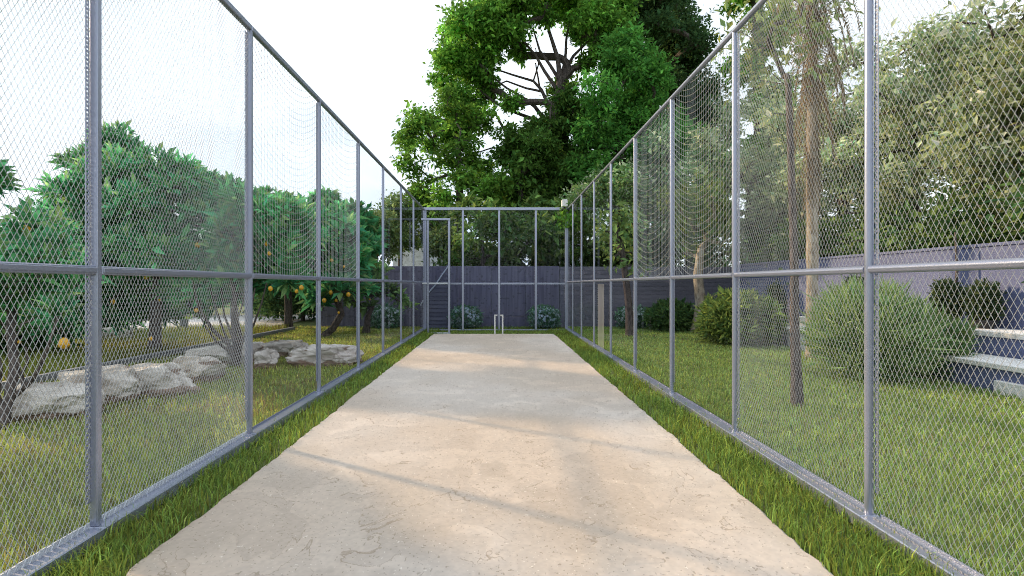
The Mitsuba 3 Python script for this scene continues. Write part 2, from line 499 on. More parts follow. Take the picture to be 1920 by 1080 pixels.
for sx, x, side in ((1, -0.055, 'left'), (-1, 0.195, 'right')):
    ph = thing('pull_bar', f'slim pale upright bar with a hooked top, {side} of the pair at path end', 'bar')
    put(ph + '__upright', bx(x - 0.022, x + 0.022, 16.23, 16.27, 0.0, 0.64, 0.005), 'm_white')
    put(ph + '__hook', bx(min(x, x + sx * 0.085) + (0.023 if sx > 0 else 0), max(x, x + sx * 0.085) - (0.023 if sx < 0 else 0), 16.233, 16.267, 0.60, 0.638, 0.004), 'm_white')

lp = thing('floodlight', 'small white box floodlight on a black bracket at the far right fence corner', 'lamp')
lx = at(1058, 391, 17.35)[0]
put(lp + '__housing', bx(lx - 0.10, lx + 0.10, 17.20, 17.42, 4.26, 4.50, 0.02), 'm_white')
put(lp + '__bracket', cat([bx(lx - 0.12, lx + 0.17, 17.24, 17.40, 4.13, 4.20, 0.015), tube([[lx, 17.31, 4.19], [lx, 17.31, 4.27]], 0.03, 10)]), 'm_black')
tv = np.linspace(0, 1, 12)
put(lp + '__cable', tube(np.stack([lx + 0.17 + 0.25 * tv, 17.3 + 0 * tv, 4.17 + 0.10 * np.sin(tv * 9)], 1), 0.014, 6), 'm_black')

# ------------------------------------------------------------------ walls behind
WY = 19.0
cw_ = thing('concrete_wall', 'dark blue grey concrete panel wall behind the far glass', 'wall')
edges = [-6.60, -5.32, -4.04, -2.76, -1.48, -0.20, 1.08, 2.36]
put(cw_ + '__core', bx(-6.58, 2.34, WY + 0.02, WY + 0.20, 0, 2.27), 'm_grey')
for a, b in zip(edges[:-1], edges[1:]):
    put(cw_ + '__panel', bx(a + 0.008, b - 0.008, WY - 0.03, WY + 0.018, 0.0, 0.415, 0.006), 'm_concrete')
    put(cw_ + '__panel', bx(a + 0.008, b - 0.008, WY - 0.03, WY + 0.018, 0.43, 2.30, 0.006), 'm_concrete')

bw = thing('board_wall', 'grey wall of stacked horizontal boards behind the right lawn', 'wall')
put(bw + '__core', bx(2.38, 8.98, WY + 0.02, WY + 0.18, 0, 2.24), 'm_grey')
rb = np.random.default_rng(3)
for k in range(15):
    cut = 5.0 + 1.6 * rb.random()
    for a, b in ((2.37, cut - 0.004), (cut + 0.004, 8.97)):
        d = 0.012 * rb.random()
        put(bw + '__board', bx(a, b, WY - 0.03 + d, WY + 0.018, 0.152 * k + 0.006, 0.152 * k + 0.146, 0.005), 'm_board')

ss = thing('slatted_screen', 'slatted grey screen with a sloping handrail behind the glass door', 'screen')
for k in range(16):
    z = 0.02 + 0.145 * k
    x0 = -2.75 + max(0.0, (z - 0.9)) * 0.72
    put(ss + '__slat', bx(x0, -1.66, 18.30, 18.36, z, z + 0.115, 0.006), 'm_board')
for x in (-2.6, -1.75):
    put(ss + '__upright', bx(x - 0.03, x + 0.03, 18.362, 18.42, 0, 0.95 if x < -2 else 2.3, 0.005), 'm_grey')
put(ss + '__handrail', tube([[-2.75, 18.28, 0.85], [-2.55, 18.28, 1.20], [-2.2, 18.28, 1.60], [-1.95, 18.28, 1.98], [-1.69, 18.28, 2.33]], 0.025, 10), 'm_strip', smooth=40)

blw = thing('blue_wall', 'tall blue grey rendered wall along the right side of the garden', 'wall')
put(blw + '__face', bx(9.0, 9.2, 2.0, 19.17, 0, 2.3, 0.01), 'm_blue')
put(blw + '__coping', bx(8.97, 9.23, 1.98, 19.19, 2.302, 2.36, 0.008), 'm_blue')

tr = thing('planter_terrace', 'blue stepped garden terrace with white caps at the right edge', 'terrace')
put(tr + '__lower_wall', bx(7.38, 8.18, 4.5, 9.15, 0, 0.36, 0.008), 'm_blue')
put(tr + '__lower_cap', bx(7.33, 8.178, 4.45, 9.2, 0.362, 0.44, 0.008), 'm_white')
put(tr + '__upper_wall', bx(8.20, 8.97, 4.5, 9.65, 0, 0.74, 0.008), 'm_blue')
put(tr + '__upper_cap', bx(8.16, 8.965, 4.45, 9.7, 0.742, 0.83, 0.008), 'm_white')
put(tr + '__end_block', bx(7.30, 7.72, 5.2, 7.45, 0.0, 0.20, 0.01), 'm_white')

wb = thing('white_bench', 'low white garden bench wall with grey insets beyond the pale trunk', 'bench')
put(wb + '__wall', bx(7.42, 8.3, 9.4, 13.6, 0, 0.44, 0.01), 'm_white')
put(wb + '__seat', bx(7.36, 8.3, 9.35, 13.65, 0.442, 0.50, 0.01), 'm_white')
put(wb + '__back', bx(8.32, 8.9, 9.75, 14.2, 0, 0.72, 0.01), 'm_white')
for y in (9.6, 11.3, 12.9):
    put(wb + '__inset', bx(7.405, 7.418, y, y + 0.75, 0.03, 0.28), 'm_grey')
for y in np.arange(10.0, 13.9, 0.42):
    put(wb + '__baluster', tube([[8.6, y, 0.72], [8.6, y, 0.90]], 0.012, 6), 'm_strip')
put(wb + '__rail', tube([[8.6, 9.9, 0.91], [8.6, 14.0, 0.91]], 0.018, 8), 'm_strip', smooth=40)

# left background
le = thing('lawn_edging', 'low grey edging kerb between the left lawn and the yellow grass bed', 'kerb')
for k in range(7):
    y0 = 4.2 + 1.9 * k
    x0, x1 = -7.45 + 0.075 * max(0, k - 1), -7.45 + 0.075 * max(0, k)
    m = bx(-0.05, 0.05, y0 + 0.005, y0 + 1.895, -0.02, 0.15, 0.008)
    m.vertices[:, 0] += x0 + (x1 - x0) * (m.vertices[:, 1] - y0) / 1.9
    put(le + '__kerb_stone', m, 'm_grey')
put('stone_block', cat([bx(-11.0, -10.35, 13.9, 14.5, 0, 0.40, 0.05)]), 'm_rock', label='dark squared stone block at the back of the yellow grass bed', category='stone')
gp = thing('garden_post', 'plain grey square post among the fruit tree trunks', 'post')
px = at(345, 600, 17.3)[0]
put(gp + '__shaft', bx(px - 0.10, px + 0.10, 17.2, 17.4, 0, 3.0, 0.01), 'm_grey')
put(gp + '__foot', bx(px - 0.16, px + 0.16, 17.14, 17.46, 0, 0.05, 0.01), 'm_grey')
rl = thing('garden_railing', 'thin grey picket railing along the pale pavement behind the fruit trees', 'railing')
put(rl + '__rail', tube([[-19, 24.0, 0.95], [-9.5, 24.0, 0.95]], 0.03, 8), 'm_grey')
for x in np.arange(-18.9, -9.5, 0.35):
    put(rl + '__picket', bx(x - 0.014, x + 0.014, 23.985, 24.015, 0, 0.93), 'm_grey')
hs = thing('pale_house', 'white boarded house front far behind the glass door', 'house')
for k in range(16):
    put(hs + '__cladding_board', bx(-8.2, -3.2, 40.0, 40.05, 0.05 + 0.42 * k, 0.05 + 0.42 * k + 0.405, 0.008), 'm_white')
put(hs + '__wall', bx(-8.15, -3.25, 40.052, 44, 0, 6.7), 'm_white')
put(hs + '__roof', bx(-8.4, -3.0, 39.8, 44.2, 6.78, 6.95, 0.02), 'm_grey')

# ------------------------------------------------------------------ rocks
def rock(label, x, base, wpx, hpx, seed, rot=0.0, deep=0.7, key='rock', flat=0.84):
    r = np.random.default_rng(seed)
    p = ground_at(x, base)
    wx, h = wpx * p[1] / FPX, hpx * p[1] / FPX
    wy = wx * deep
    m = trimesh.creation.icosphere(subdivisions=5)
    v = np.array(m.vertices)
    v /= np.abs(v).max(1, keepdims=True) ** 0.3
    planes = [(np.array([0.12 * r.normal(), 0.12 * r.normal(), 1.0]), flat)]
    for _ in range(9):                                     # broken faces
        d = r.normal(size=3)
        d[2] = d[2] * 0.55 - 0.05
        planes.append((d, 0.66 + 0.26 * r.random()))
    for d, lim in planes:
        d = d / np.linalg.norm(d)
        s = v @ d
        v -= np.where(s > lim, s - lim, 0)[:, None] * d
    q = v * 1.5 + seed * 3.1
    v *= (1 + 0.50 * (meshkit.fbm(q) - 0.5) + 0.16 * (meshkit.fbm(q * 3.5) - 0.5) + 0.035 * (meshkit.fbm(q * 10) - 0.5))[:, None]
    v -= (v.max(0) + v.min(0)) / 2
    v /= v.max(0)
    v *= np.array([wx / 2, wy / 2, h * 0.68])
    v[:, 2] += h * 0.32
    c, s = math.cos(rot), math.sin(rot)
    v = np.stack([v[:, 0] * c - v[:, 1] * s + p[0], v[:, 0] * s + v[:, 1] * c + p[1] + wy / 2, v[:, 2]], 1)
    put(key, trimesh.Trimesh(v, m.faces, process=False), 'm_rock', smooth=45, label=label, category='rock')


rock('pale flat topped rock with a brown front beside the dark trunk at the left edge', 45, 798, 190, 70, 3, 0.1, 0.55)
rock('grey rock second from the left in the row, partly behind the near fence post', 158, 764, 140, 72, 5, 0.2, 0.6)
rock('long humped grey rock in the middle of the row on the left lawn', 262, 750, 165, 62, 8, 0.25, 0.5)
rock('rounded grey rock at the right end of the row before the vase shaped tree', 352, 722, 105, 52, 12, 0.2, 0.6)
rock('wide flat pale slab of rock at the foot of the vase shaped tree', 400, 692, 150, 42, 15, 0.05, 0.9, flat=0.5)
rock('small rounded grey rock just right of the vase shaped tree trunk', 491, 692, 46, 36, 18, 0.4, 0.9)
rock('low smooth grey rock behind the big boulder', 515, 673, 96, 32, 22, 0.0, 0.7, flat=0.55)
rock('big pale boulder with a rusty brown front face beside the fence', 597, 690, 144, 42, 27, 0.0, 0.6, key='boulder')

# ------------------------------------------------------------------ leaves, limbs, trees
def unit(v):
    return v / (np.linalg.norm(v, axis=-1, keepdims=True) + 1e-12)


def leaf_quads(pos, d, nrm, L, W, col, fold=0.25):
    """Two-triangle leaves folded along the midrib: pos (n,3) base, d direction, nrm normal."""
    n = len(pos)
    s = unit(np.cross(d, nrm))
    up = np.cross(s, d)
    L, W = L[:, None], W[:, None]
    mid = pos + d * L * 0.42
    v = np.stack([pos, mid + s * W / 2 + up * W * fold, pos + d * L, mid - s * W / 2 + up * W * fold], 1).reshape(-1, 3)
    f = (np.array([[0, 1, 2], [0, 2, 3]])[None] + (np.arange(n) * 4)[:, None, None]).reshape(-1, 3)
    return v, f, np.repeat(col, 4, 0)


def leaf_long(pos, d, nrm, L, W, col, droop=0.25):
    """Four-triangle lance shaped leaves that bend down at the tip."""
    n = len(pos)
    s = unit(np.cross(d, nrm))
    up = np.cross(s, d)
    L, W = L[:, None], W[:, None]
    mid = pos + d * L * 0.55
    tip = pos + d * L - np.array([0, 0, 1.0]) * L * droop
    v = np.stack([pos, mid + s * W / 2 + up * W * 0.25, mid, mid - s * W / 2 + up * W * 0.25, tip], 1).reshape(-1, 3)
    f = (np.array([[0, 1, 2], [0, 2, 3], [1, 4, 2], [2, 4, 3]])[None] + (np.arange(n) * 5)[:, None, None]).reshape(-1, 3)
    return v, f, np.repeat(col, 5, 0)


def leaf_colors(r, n, base, var=0.25, alt=None, alt_share=0.0):
    base = np.asarray(base, float)
    b = np.exp(r.normal(0, var, (n, 1)))
    h = r.normal(0, 0.10, (n, 1))
    c = base * b * np.concatenate([1 + h, np.ones((n, 1)), 1 - h], 1)
    if alt is not None:
        pick = r.random(n) < alt_share
        c[pick] = np.asarray(alt) * b[pick]
    return np.clip(2.2 * c, 0.004, 0.8)      # a thin leaf's colour is what it reflects and lets through together


def twig_points(r, clumps, per_area, shell=0.55):
    """Twig tips and outward directions spread through the clumps (cx, cy, cz, rx, ry, rz)."""
    P, O, W = [], [], []
    for c in clumps:
        c = np.asarray(c, float)
        rad = c[3:6]
        n = max(4, int(per_area * (rad[0] * rad[1] + rad[0] * rad[2] + rad[1] * rad[2])))
        o = unit(r.normal(size=(n, 3)))
        o[:, 2] = np.where(o[:, 2] < -0.35, o[:, 2] * 0.4, o[:, 2])
        o = unit(o)
        rr = (shell + (1 - shell) * r.random((n, 1)) ** 0.6) * (0.86 + 0.28 * r.random((n, 1)))
        P.append(c[:3] + o * rad * rr); O.append(o); W.append(np.full(n, len(W)))
    return np.vstack(P), np.vstack(O), np.concatenate(W)


def skeleton(r, trunk, tips, r_base, r_tip, bend=0.35, upness=0.2):
    """Chains (polyline, radii): the trunk, then a limb to every tip that leaves the skeleton at the cheapest node below it."""
    trunk = np.asarray(trunk, float)
    dense = []
    for a, b in zip(trunk[:-1], trunk[1:]):
        k = max(2, int(np.linalg.norm(b - a) / 0.35))
        dense += [a + (b - a) * i / k for i in range(k)]
    dense.append(trunk[-1])
    nodes = [np.array(p) for p in dense]
    parent = [-1] + list(range(len(nodes) - 1))
    chains = [list(range(len(nodes)))]
    first_ok = int(len(nodes) * 0.45)
    tips = sorted([np.asarray(t, float) for t in tips], key=lambda t: np.linalg.norm(t - trunk[-1]))
    ends = []
    for t in tips:
        A = np.array(nodes)
        dlt = t - A
        dist = np.linalg.norm(dlt, axis=1)
        cost = dist + 1.1 * np.maximum(0, -dlt[:, 2] + 0.15 * dist)
        cost[:first_ok] += 1e6
        j = int(np.argmin(cost))
        pj = parent[j] if parent[j] >= 0 else j
        dirj = unit(nodes[j] - nodes[pj]) if pj != j else np.array([0, 0, 1.0])
        D = np.linalg.norm(t - nodes[j])
        ctrl = nodes[j] + (dirj * bend + np.array([0, 0, upness])) * D + r.normal(size=3) * 0.07 * D
        k = max(2, int(D / 0.4))
        ids = [j]
        for s in np.linspace(0, 1, k + 1)[1:]:
            p = (1 - s) ** 2 * nodes[j] + 2 * s * (1 - s) * ctrl + s * s * t + r.normal(size=3) * 0.02 * D * (s < 1)
            nodes.append(p); parent.append(ids[-1]); ids.append(len(nodes) - 1)
        chains.append(ids); ends.append(ids[-1])
    load = np.zeros(len(nodes))
    for e in ends:
        while e >= 0:
            load[e] += 1; e = parent[e]
    load[:] = np.maximum(load, 1)
    rad = r_tip * load ** 0.5
    rad *= min(1.0, r_base / rad[0]) if rad[0] > r_base else 1.0
    nt = len(dense)
    rad[:nt] = np.maximum(rad[:nt], np.linspace(r_base, max(rad[nt - 1], r_base * 0.55), nt))
    rad[:2] *= [1.35, 1.1]
    return [(np.array([nodes[i] for i in c]), np.array([min(rad[i], rad[c[1]] * 1.05) if q == 0 and len(c) > 1 and c is not chains[0] else rad[i] for q, i in enumerate(c)])) for c in chains]


def tree(key, label, category, trunk, clumps, col, seed, r_base=0.15, r_tip=0.02, per_area=30, leaves=8, L=0.16, W=0.09, kind='broad', group=None,
         bark='m_bark_dark', alt=None, alt_share=0.0, var=0.28, subs=0, sub_size=0.46, sub_flat=0.62, limbs=(), sides=7, twigs=0.0, fruit=(), shell=0.55, spread=0.16, bend=0.35, clump_var=0.18):
    r = np.random.default_rng(seed)
    t = thing(key, label, category, group)
    if subs:
        clumps = split(r, clumps, subs, sub_size, sub_flat)
    if trunk is not None:
        ch = skeleton(r, trunk, [np.asarray(c[:3]) - np.array([0, 0, 0.25 * c[5]]) for c in clumps], r_base, r_tip, bend)
        put(t + '__trunk', tube(ch[0][0], ch[0][1], sides + 3), bark, smooth=60)
    P, O, Wc = twig_points(r, clumps, per_area, shell)
    if trunk is not None:
        ms = [tube(p, q, sides, cap=False) for p, q in ch[1:]]
        for pl, r0, r1 in limbs:
            ms.append(tube(pl, np.linspace(r0, r1, len(pl)), sides + 1))
        if twigs > 0:                                       # thin twigs from the clump centre to some of the tips
            pick = r.random(len(P)) < twigs
            C = np.array([c[:3] for c in clumps])[Wc[pick]] - np.array([0, 0, 0.2])
            ms.append(prisms(C, P[pick], r_tip * 0.35))
        if ms:
            put(t + '__branches', cat(ms), bark, smooth=60 if twigs <= 0 else False, kind='stuff')
    n = len(P) * leaves
    pos = np.repeat(P, leaves, 0)
    out = np.repeat(O, leaves, 0)
    tone = np.exp(r.normal(0, clump_var, len(clumps)))[np.repeat(Wc, leaves)][:, None]
    c = leaf_colors(r, n, col, var, alt, alt_share) * tone
    if kind == 'rosette':
        ax = unit(np.repeat(unit(O * 0.8 + np.array([0, 0, 0.75]) + r.normal(size=O.shape) * 0.35), leaves, 0))
        a = unit(np.cross(ax, unit(r.normal(size=(n, 3)))))
        tilt = r.uniform(0.15, 1.15, (n, 1))
        d = unit(ax * np.cos(tilt) + a * np.sin(tilt))
        nr = unit(ax - d * (ax * d).sum(1, keepdims=True) + 1e-6)
        pos = pos - ax * r.uniform(0, 0.07, (n, 1))
        s = np.exp(r.normal(0, 0.22, n))
        v, f, cc = leaf_long(pos, d, nr, L * s, W * s, c, 0.12)
    else:
        pos = pos + r.normal(size=(n, 3)) * spread
        droop = -0.25 if kind == 'broad' else -0.6
        d = unit(out * 0.7 + r.normal(size=(n, 3)) * 0.75 + np.array([0, 0, droop]))
        nr = unit(np.array([0, 0, 1.0]) + out * 0.3 + r.normal(size=(n, 3)) * 0.55)
        s = np.exp(r.normal(0, 0.25, n))
        v, f, cc = leaf_quads(pos, d, nr, L * s, W * s, c)
    put(t + '__crown', trimesh.Trimesh(v, f, process=False), 'm_leaf', color=cc, kind='stuff')
    for p, s in fruit:
        m = trimesh.creation.icosphere(subdivisions=3)
        q = np.array(m.vertices)
        q[:, :2] *= (1 - 0.16 * q[:, 2:3])
        q[:, 2] = q[:, 2] * 1.15 + 0.14 * np.maximum(0, -q[:, 2] - 0.75) * -3
        q *= (1 + 0.05 * (meshkit.fbm(q * 2 + p) - 0.5))[:, None]
        m = trimesh.Trimesh(q * s + np.asarray(p), m.faces, process=False)
        st = tube([np.asarray(p) + [0, 0, s * 1.1], np.asarray(p) + [0.01, 0, s * 1.5], np.asarray(p) + [0.03, 0.02, s * 2.4]], 0.005, 5)
        k = put(t + '__fruit', m, 'm_lemon', smooth=True)
        put(k + '__stalk', st, 'm_bark_dark')
    return t


def clumps_px(list_px, Y, r, depth=1.0, back=0, thick=1.0):
    out = []
    s = Y / FPX
    for x, y, rad in list_px:
        dY = r.uniform(-depth, depth)
        p = at(x, y, Y + dY)
        k = (Y + dY) / FPX * rad
        out.append((*p, k, k * thick, k * 0.85))
    for _ in range(back):
        x, y, rad = list_px[r.integers(len(list_px))]
        dY = depth + r.uniform(0.3, 2.0)
        p = at(x + r.normal() * rad * 0.6, y + r.normal() * rad * 0.5, Y + dY)
        k = (Y + dY) / FPX * rad * 0.95
        out.append((*p, k, k, k * 0.85))
    return out


def split(r, clumps, k, f=0.46, flat=0.62):
    """Every clump as k smaller, flatter sprays spread over it."""
    out = []
    for c in clumps:
        c = np.asarray(c, float)
        for o in unit(r.normal(size=(k, 3))):
            o[2] = max(o[2], -0.55)
            p = c[:3] + o * c[3:6] * r.uniform(0.55, 0.95)
            q = c[3:6] * f * r.uniform(0.7, 1.3)
            out.append((*p, q[0], q[1], q[2] * flat))
    return out


def crown_ball(r, c, rad, n, rc):
    """n clumps of radius about rc spread through an ellipsoid crown."""
    pts = []
    c, rad = np.asarray(c, float), np.asarray(rad, float)
    cand = unit(r.normal(size=(n * 14, 3))) * (r.random((n * 14, 1)) ** 0.45)
    for p in cand:
        if len(pts) >= n:
            break
        if p[2] < -0.75:
            continue
        q = c + p * rad
        if all(np.linalg.norm((q - w[:3]) / 1.0) > rc * 0.75 for w in pts):
            k = rc * r.uniform(0.75, 1.2)
            pts.append(np.array([*q, k, k, k * 0.8]))
    return [tuple(p) for p in pts]


# ---- big trees behind the far wall
rt = np.random.default_rng(11)
BRIGHT, MIDG, DARKG, SAT = (0.074, 0.158, 0.028), (0.062, 0.125, 0.022), (0.030, 0.058, 0.022), (0.055, 0.145, 0.030)
A = [(880, 55, 44), (852, 105, 36), (900, 128, 38), (942, 40, 50), (990, 22, 48), (1050, 8, 52), (1108, 28, 46), (1150, 60, 42), (915, 172, 26), (852, 165, 34), (905, 85, 36), (955, 75, 26),
     (1000, -40, 60), (920, -20, 50), (1090, -50, 60), (1150, 15, 40), (1090, 66, 10), (1100, 120, 9), (975, 100, 10), (960, 195, 12), (890, 192, 28), (1128, 95, 26)]
fork = at(1050, 165, 27)
LIMBS = [([(1048, 262), (1040, 205), (1050, 150), (1046, 110), (1030, 60), (1020, 15)], 0.34, 0.07), ([(1050, 152), (1030, 120), (1012, 95), (1000, 55)], 0.17, 0.05), ([(1042, 165), (1020, 132), (1003, 102), (975, 70), (950, 50)], 0.17, 0.04),
         ([(1052, 145), (1075, 105), (1100, 80), (1130, 60)], 0.16, 0.05), ([(1054, 140), (1060, 110), (1062, 70), (1072, 25)], 0.16, 0.05), ([(1078, 110), (1105, 95), (1140, 75)], 0.10, 0.04), ([(1085, 122), (1090, 105), (1092, 60)], 0.09, 0.03),
         ([(1036, 215), (1015, 168), (1000, 152), (960, 140), (925, 128)], 0.17, 0.05), ([(1018, 172), (985, 165), (950, 152), (930, 160)], 0.12, 0.04), ([(1028, 235), (1003, 200), (985, 186), (950, 165), (915, 138)], 0.20, 0.05), ([(1012, 165), (1008, 140), (1004, 118)], 0.09, 0.04),
         ([(1050, 262), (1005, 225), (950, 205), (925, 190), (895, 165)], 0.20, 0.05), ([(1000, 152), (1010, 120), (1004, 90)], 0.08, 0.03), ([(962, 330), (955, 285), (946, 245), (925, 205)], 0.20, 0.07), ([(952, 245), (975, 247), (1000, 245)], 0.08, 0.04), ([(955, 276), (920, 278), (890, 288)], 0.08, 0.04)]
LIMBS = [([tuple(at(x, y, 26.6 + 0.12 * j)) for x, y in pl], 0.62 * a, 0.8 * b) for j, (pl, a, b) in enumerate(LIMBS)]
tree('shade_tree', 'tall spreading tree with bright green crown and dark open limbs against the sky', 'tree',
     [(3.9, 27.3, 0), (3.8, 27.2, 4), (3.55, 27.1, 8.5), tuple(fork)], clumps_px(A, 27, rt, 1.6, 0) + clumps_px(A[:4] + A[5:8], 29, rt, 0.8, 3), BRIGHT, 101, limbs=[(np.array(p), a, b) for p, a, b in LIMBS], subs=9, sub_size=0.36, clump_var=0.30, var=0.34, r_base=0.32, r_tip=0.028, per_area=34, leaves=14, L=0.24, W=0.13, spread=0.20, twigs=0.12, bend=0.25)
B = [(785, 222, 26), (772, 258, 24), (766, 302, 24), (800, 345, 30), (848, 238, 34), (885, 290, 36), (828, 295, 32), (862, 352, 38), (918, 340, 36), (900, 232, 30), (842, 195, 30), (800, 262, 26), (915, 385, 34), (840, 395, 30), (790, 375, 22)]
tree('shade_tree', 'lower leafy tree with a thin dark trunk at the left of the big tree group', 'tree',
     [(-1.9, 25, 0), (-1.85, 25, 4), tuple(at(862, 345, 25)), tuple(at(858, 270, 25))], clumps_px(B, 25, rt, 1.2, 8), MIDG, 102, subs=7, sub_size=0.38, clump_var=0.28, var=0.34, r_base=0.20, r_tip=0.022, per_area=36, leaves=14, L=0.22, W=0.12, spread=0.18, twigs=0.15)
C = [(960, 335, 46), (1005, 300, 46), (1040, 345, 50), (1080, 300, 44), (955, 275, 36), (1010, 385, 46), (1090, 370, 44), (960, 388, 40), (1062, 235, 36), (1020, 245, 28), (990, 255, 26), (1048, 200, 22), (1078, 188, 24), (1075, 215, 26)]
tree('shade_tree', 'dark dense tree low in the middle just above the far glass wall', 'tree',
     [(2.2, 25.8, 0), (2.2, 25.8, 3.5), tuple(at(1015, 360, 25.8))], clumps_px(C, 25.6, rt, 1.0, 12, 1.2), (0.045, 0.090, 0.020), 103, subs=6, r_base=0.45, r_tip=0.06, per_area=34, leaves=14, L=0.24, W=0.13, spread=0.2)
D = [(1160, 130, 40), (1190, 92, 36), (1130, 182, 40), (1180, 200, 44), (1215, 150, 40), (1140, 242, 44), (1222, 222, 44), (1108, 250, 34), (1160, 295, 54), (1232, 265, 54), (1120, 320, 44), (1195, 330, 50), (1245, 330, 50)]
tree('shade_tree', 'vivid green leafy tree right of the big open limbed tree', 'tree',
     [(5.6, 24, 0), (5.6, 24, 3.5), tuple(at(1165, 290, 24))], clumps_px(D, 24, rt, 1.2, 10), SAT, 104, subs=7, r_base=0.35, r_tip=0.05, per_area=36, leaves=14, L=0.22, W=0.11, spread=0.18, twigs=0.1)
E = [(1230, 40, 40), (1280, 62, 40), (1300, 112, 36), (1250, 110, 40), (1200, 22, 36), (1268, 165, 42), (1312, 165, 34), (1312, 85, 24), (1285, 215, 44), (1180, 40, 30), (1240, -10, 40), (1290, 270, 50), (1320, 220, 36)]
tree('shade_tree', 'darkest green tree at the right end of the big tree group', 'tree',
     [(10.6, 31, 0), (10.6, 31, 5), tuple(at(1262, 180, 31))], clumps_px(E, 31, rt, 1.4, 8), DARKG, 105, subs=7, r_base=0.40, r_tip=0.055, per_area=30, leaves=14, L=0.24, W=0.12, spread=0.24, twigs=0.1)
G = [(1392, 0, 24), (1410, -45, 50), (1450, -80, 70), (1380, -70, 40), (1450, 40, 50), (1430, 120, 45), (1460, 200, 50), (1440, 280, 50)]
tree('shade_tree', 'bright green tree whose lowest leaves show above the right fence rail', 'tree',
     [(13.5, 25.5, 0), (13.4, 25.5, 6), tuple(at(1420, 20, 25))], clumps_px(G, 25, rt, 0.6), BRIGHT, 106, subs=6, r_base=0.35, r_tip=0.06, per_area=34, leaves=14, L=0.24, W=0.13, spread=0.18)
F = [(882, 440, 30), (905, 475, 28), (940, 430, 34), (980, 462, 34), (1022, 430, 34), (1048, 470, 30), (862, 482, 24), (1000, 402, 34), (912, 408, 30), (955, 482, 26), (870, 400, 26), (1045, 405, 28), (1075, 440, 30)]
tree('broad_leaf_shrub', 'tall shrub with big glossy leaves looking over the concrete wall behind the glass', 'shrub',
     [(-0.6, 21.2, 0), (-0.6, 21.2, 1.6), tuple(at(905, 450, 21.2))], clumps_px(F, 21.2, rt, 0.8, 4), (0.060, 0.105, 0.030), 107, r_base=0.11, r_tip=0.022, per_area=30, leaves=7, L=0.34, W=0.15, spread=0.14, alt=(0.13, 0.17, 0.05), alt_share=0.15)

# ---- hazier trees left of the far end
for i, (x, Y, ytop, w, col, lab) in enumerate([
        (748, 27, 362, 52, (0.085, 0.125, 0.060), 'pale green tree rising behind the left end of the concrete wall'),
        (700, 24, 405, 46, (0.095, 0.130, 0.055), 'light green rounded tree just left of the tree behind the concrete wall'),
        (800, 31, 352, 40, (0.070, 0.100, 0.045), 'thin leafed grey green tree above the glass door'),
        (845, 24, 440, 26, (0.085, 0.115, 0.040), 'small olive green tree seen through the top of the glass door')]):
    s = Y / FPX
    c = at(x, (ytop + 480) / 2, Y)
    cl = crown_ball(rt, c, (w * s, w * s, (480 - ytop) / 2 * s), 16, 0.52)
    tree('background_tree', lab, 'tree', [(c[0], Y, 0), (c[0] + 0.1, Y, c[2] - 0.8)], cl, col, 120 + i, r_base=0.16, r_tip=0.03, per_area=40, leaves=12, L=0.20, W=0.11, spread=0.16, twigs=0.1)

# ---- trees behind the right wall
OLIVE = (0.150, 0.192, 0.108)
HD = [(1165, 22.0, 7.0, 2.1, (0.110, 0.170, 0.068), 'green tree over the board wall nearest the far right fence corner'),
      (1290, 21.5, 8.4, 2.4, (0.112, 0.172, 0.080), 'green tree over the board wall seen through the third right fence bay'),
      (1405, 20.5, 9.2, 2.6, OLIVE, 'pale olive tree behind the corner of the board wall and the blue wall'),
      (1580, 17.2, 9.8, 2.7, OLIVE, 'pale olive tree just right of the palm'),
      (1710, 14.6, 9.2, 2.4, (0.150, 0.192, 0.108), 'pale leafy tree over the blue wall right of the nearest right fence post'),
      (1850, 12.2, 8.5, 2.2, (0.150, 0.190, 0.108), 'yellowish tree over the blue wall at the right edge of the view'),
      (2010, 10.6, 8.4, 2.0, (0.110, 0.135, 0.065), 'dense tree mostly outside the right edge of the view')]
for i, (x, Y, h, w, col, lab) in enumerate(HD):
    X = (x - VX) / FPX * Y
    zc = (h + 1.2) / 2
    cl = crown_ball(rt, (X, Y, zc + 0.1), (w, w * 0.9, (h - 1.2) / 2 - 0.2), 50, 0.62)
    tree('garden_tree', lab, 'tree', [(X, Y, 0), (X + 0.1, Y, 1.5), (X, Y, zc - 0.8), (X + 0.15, Y, zc + 0.8)], cl, col, 140 + i, subs=3, sub_size=0.6, r_base=0.20, r_tip=0.03, per_area=34, leaves=12, L=0.17, W=0.085, spread=0.17,
         twigs=0.2, alt=(0.25, 0.28, 0.19), alt_share=0.26)

# ---- single trees on the right lawn
t1 = at(1310, 560, 16.7)[0]
cl = clumps_px([(1300, 420, 30), (1340, 400, 30), (1270, 380, 30), (1320, 360, 32), (1350, 450, 22), (1290, 470, 18)], 16.7, rt, 0.6, 2)
tree('lawn_tree', 'grey forked trunk tree between the two round bushes on the right lawn', 'tree', [(t1, 16.7, 0), (t1 + 0.08, 16.7, 0.9), (t1 - 0.03, 16.7, 1.9), (t1 + 0.1, 16.75, 2.8)], cl, (0.085, 0.12, 0.045), 160,
     r_base=0.21, r_tip=0.04, per_area=34, leaves=10, L=0.17, W=0.09, bark='m_bark_pale', twigs=0.2)
b = ground_at(1183, 632)
cl = clumps_px([(1160, 440, 22), (1190, 470, 20), (1150, 480, 16), (1205, 500, 14), (1170, 400, 22), (1135, 430, 16)], 15.5, rt, 0.4, 1)
tree('lawn_tree', 'slim leaning dark trunk tree near the far end of the right fence', 'tree', [(b[0], b[1], 0), tuple(at(1178, 560, b[1])), tuple(at(1168, 480, b[1])), tuple(at(1158, 430, b[1]))], cl, (0.10, 0.15, 0.05), 161,
     r_base=0.13, r_tip=0.03, per_area=30, leaves=8, L=0.22, W=0.10, bark='m_bark_dark', twigs=0.2)
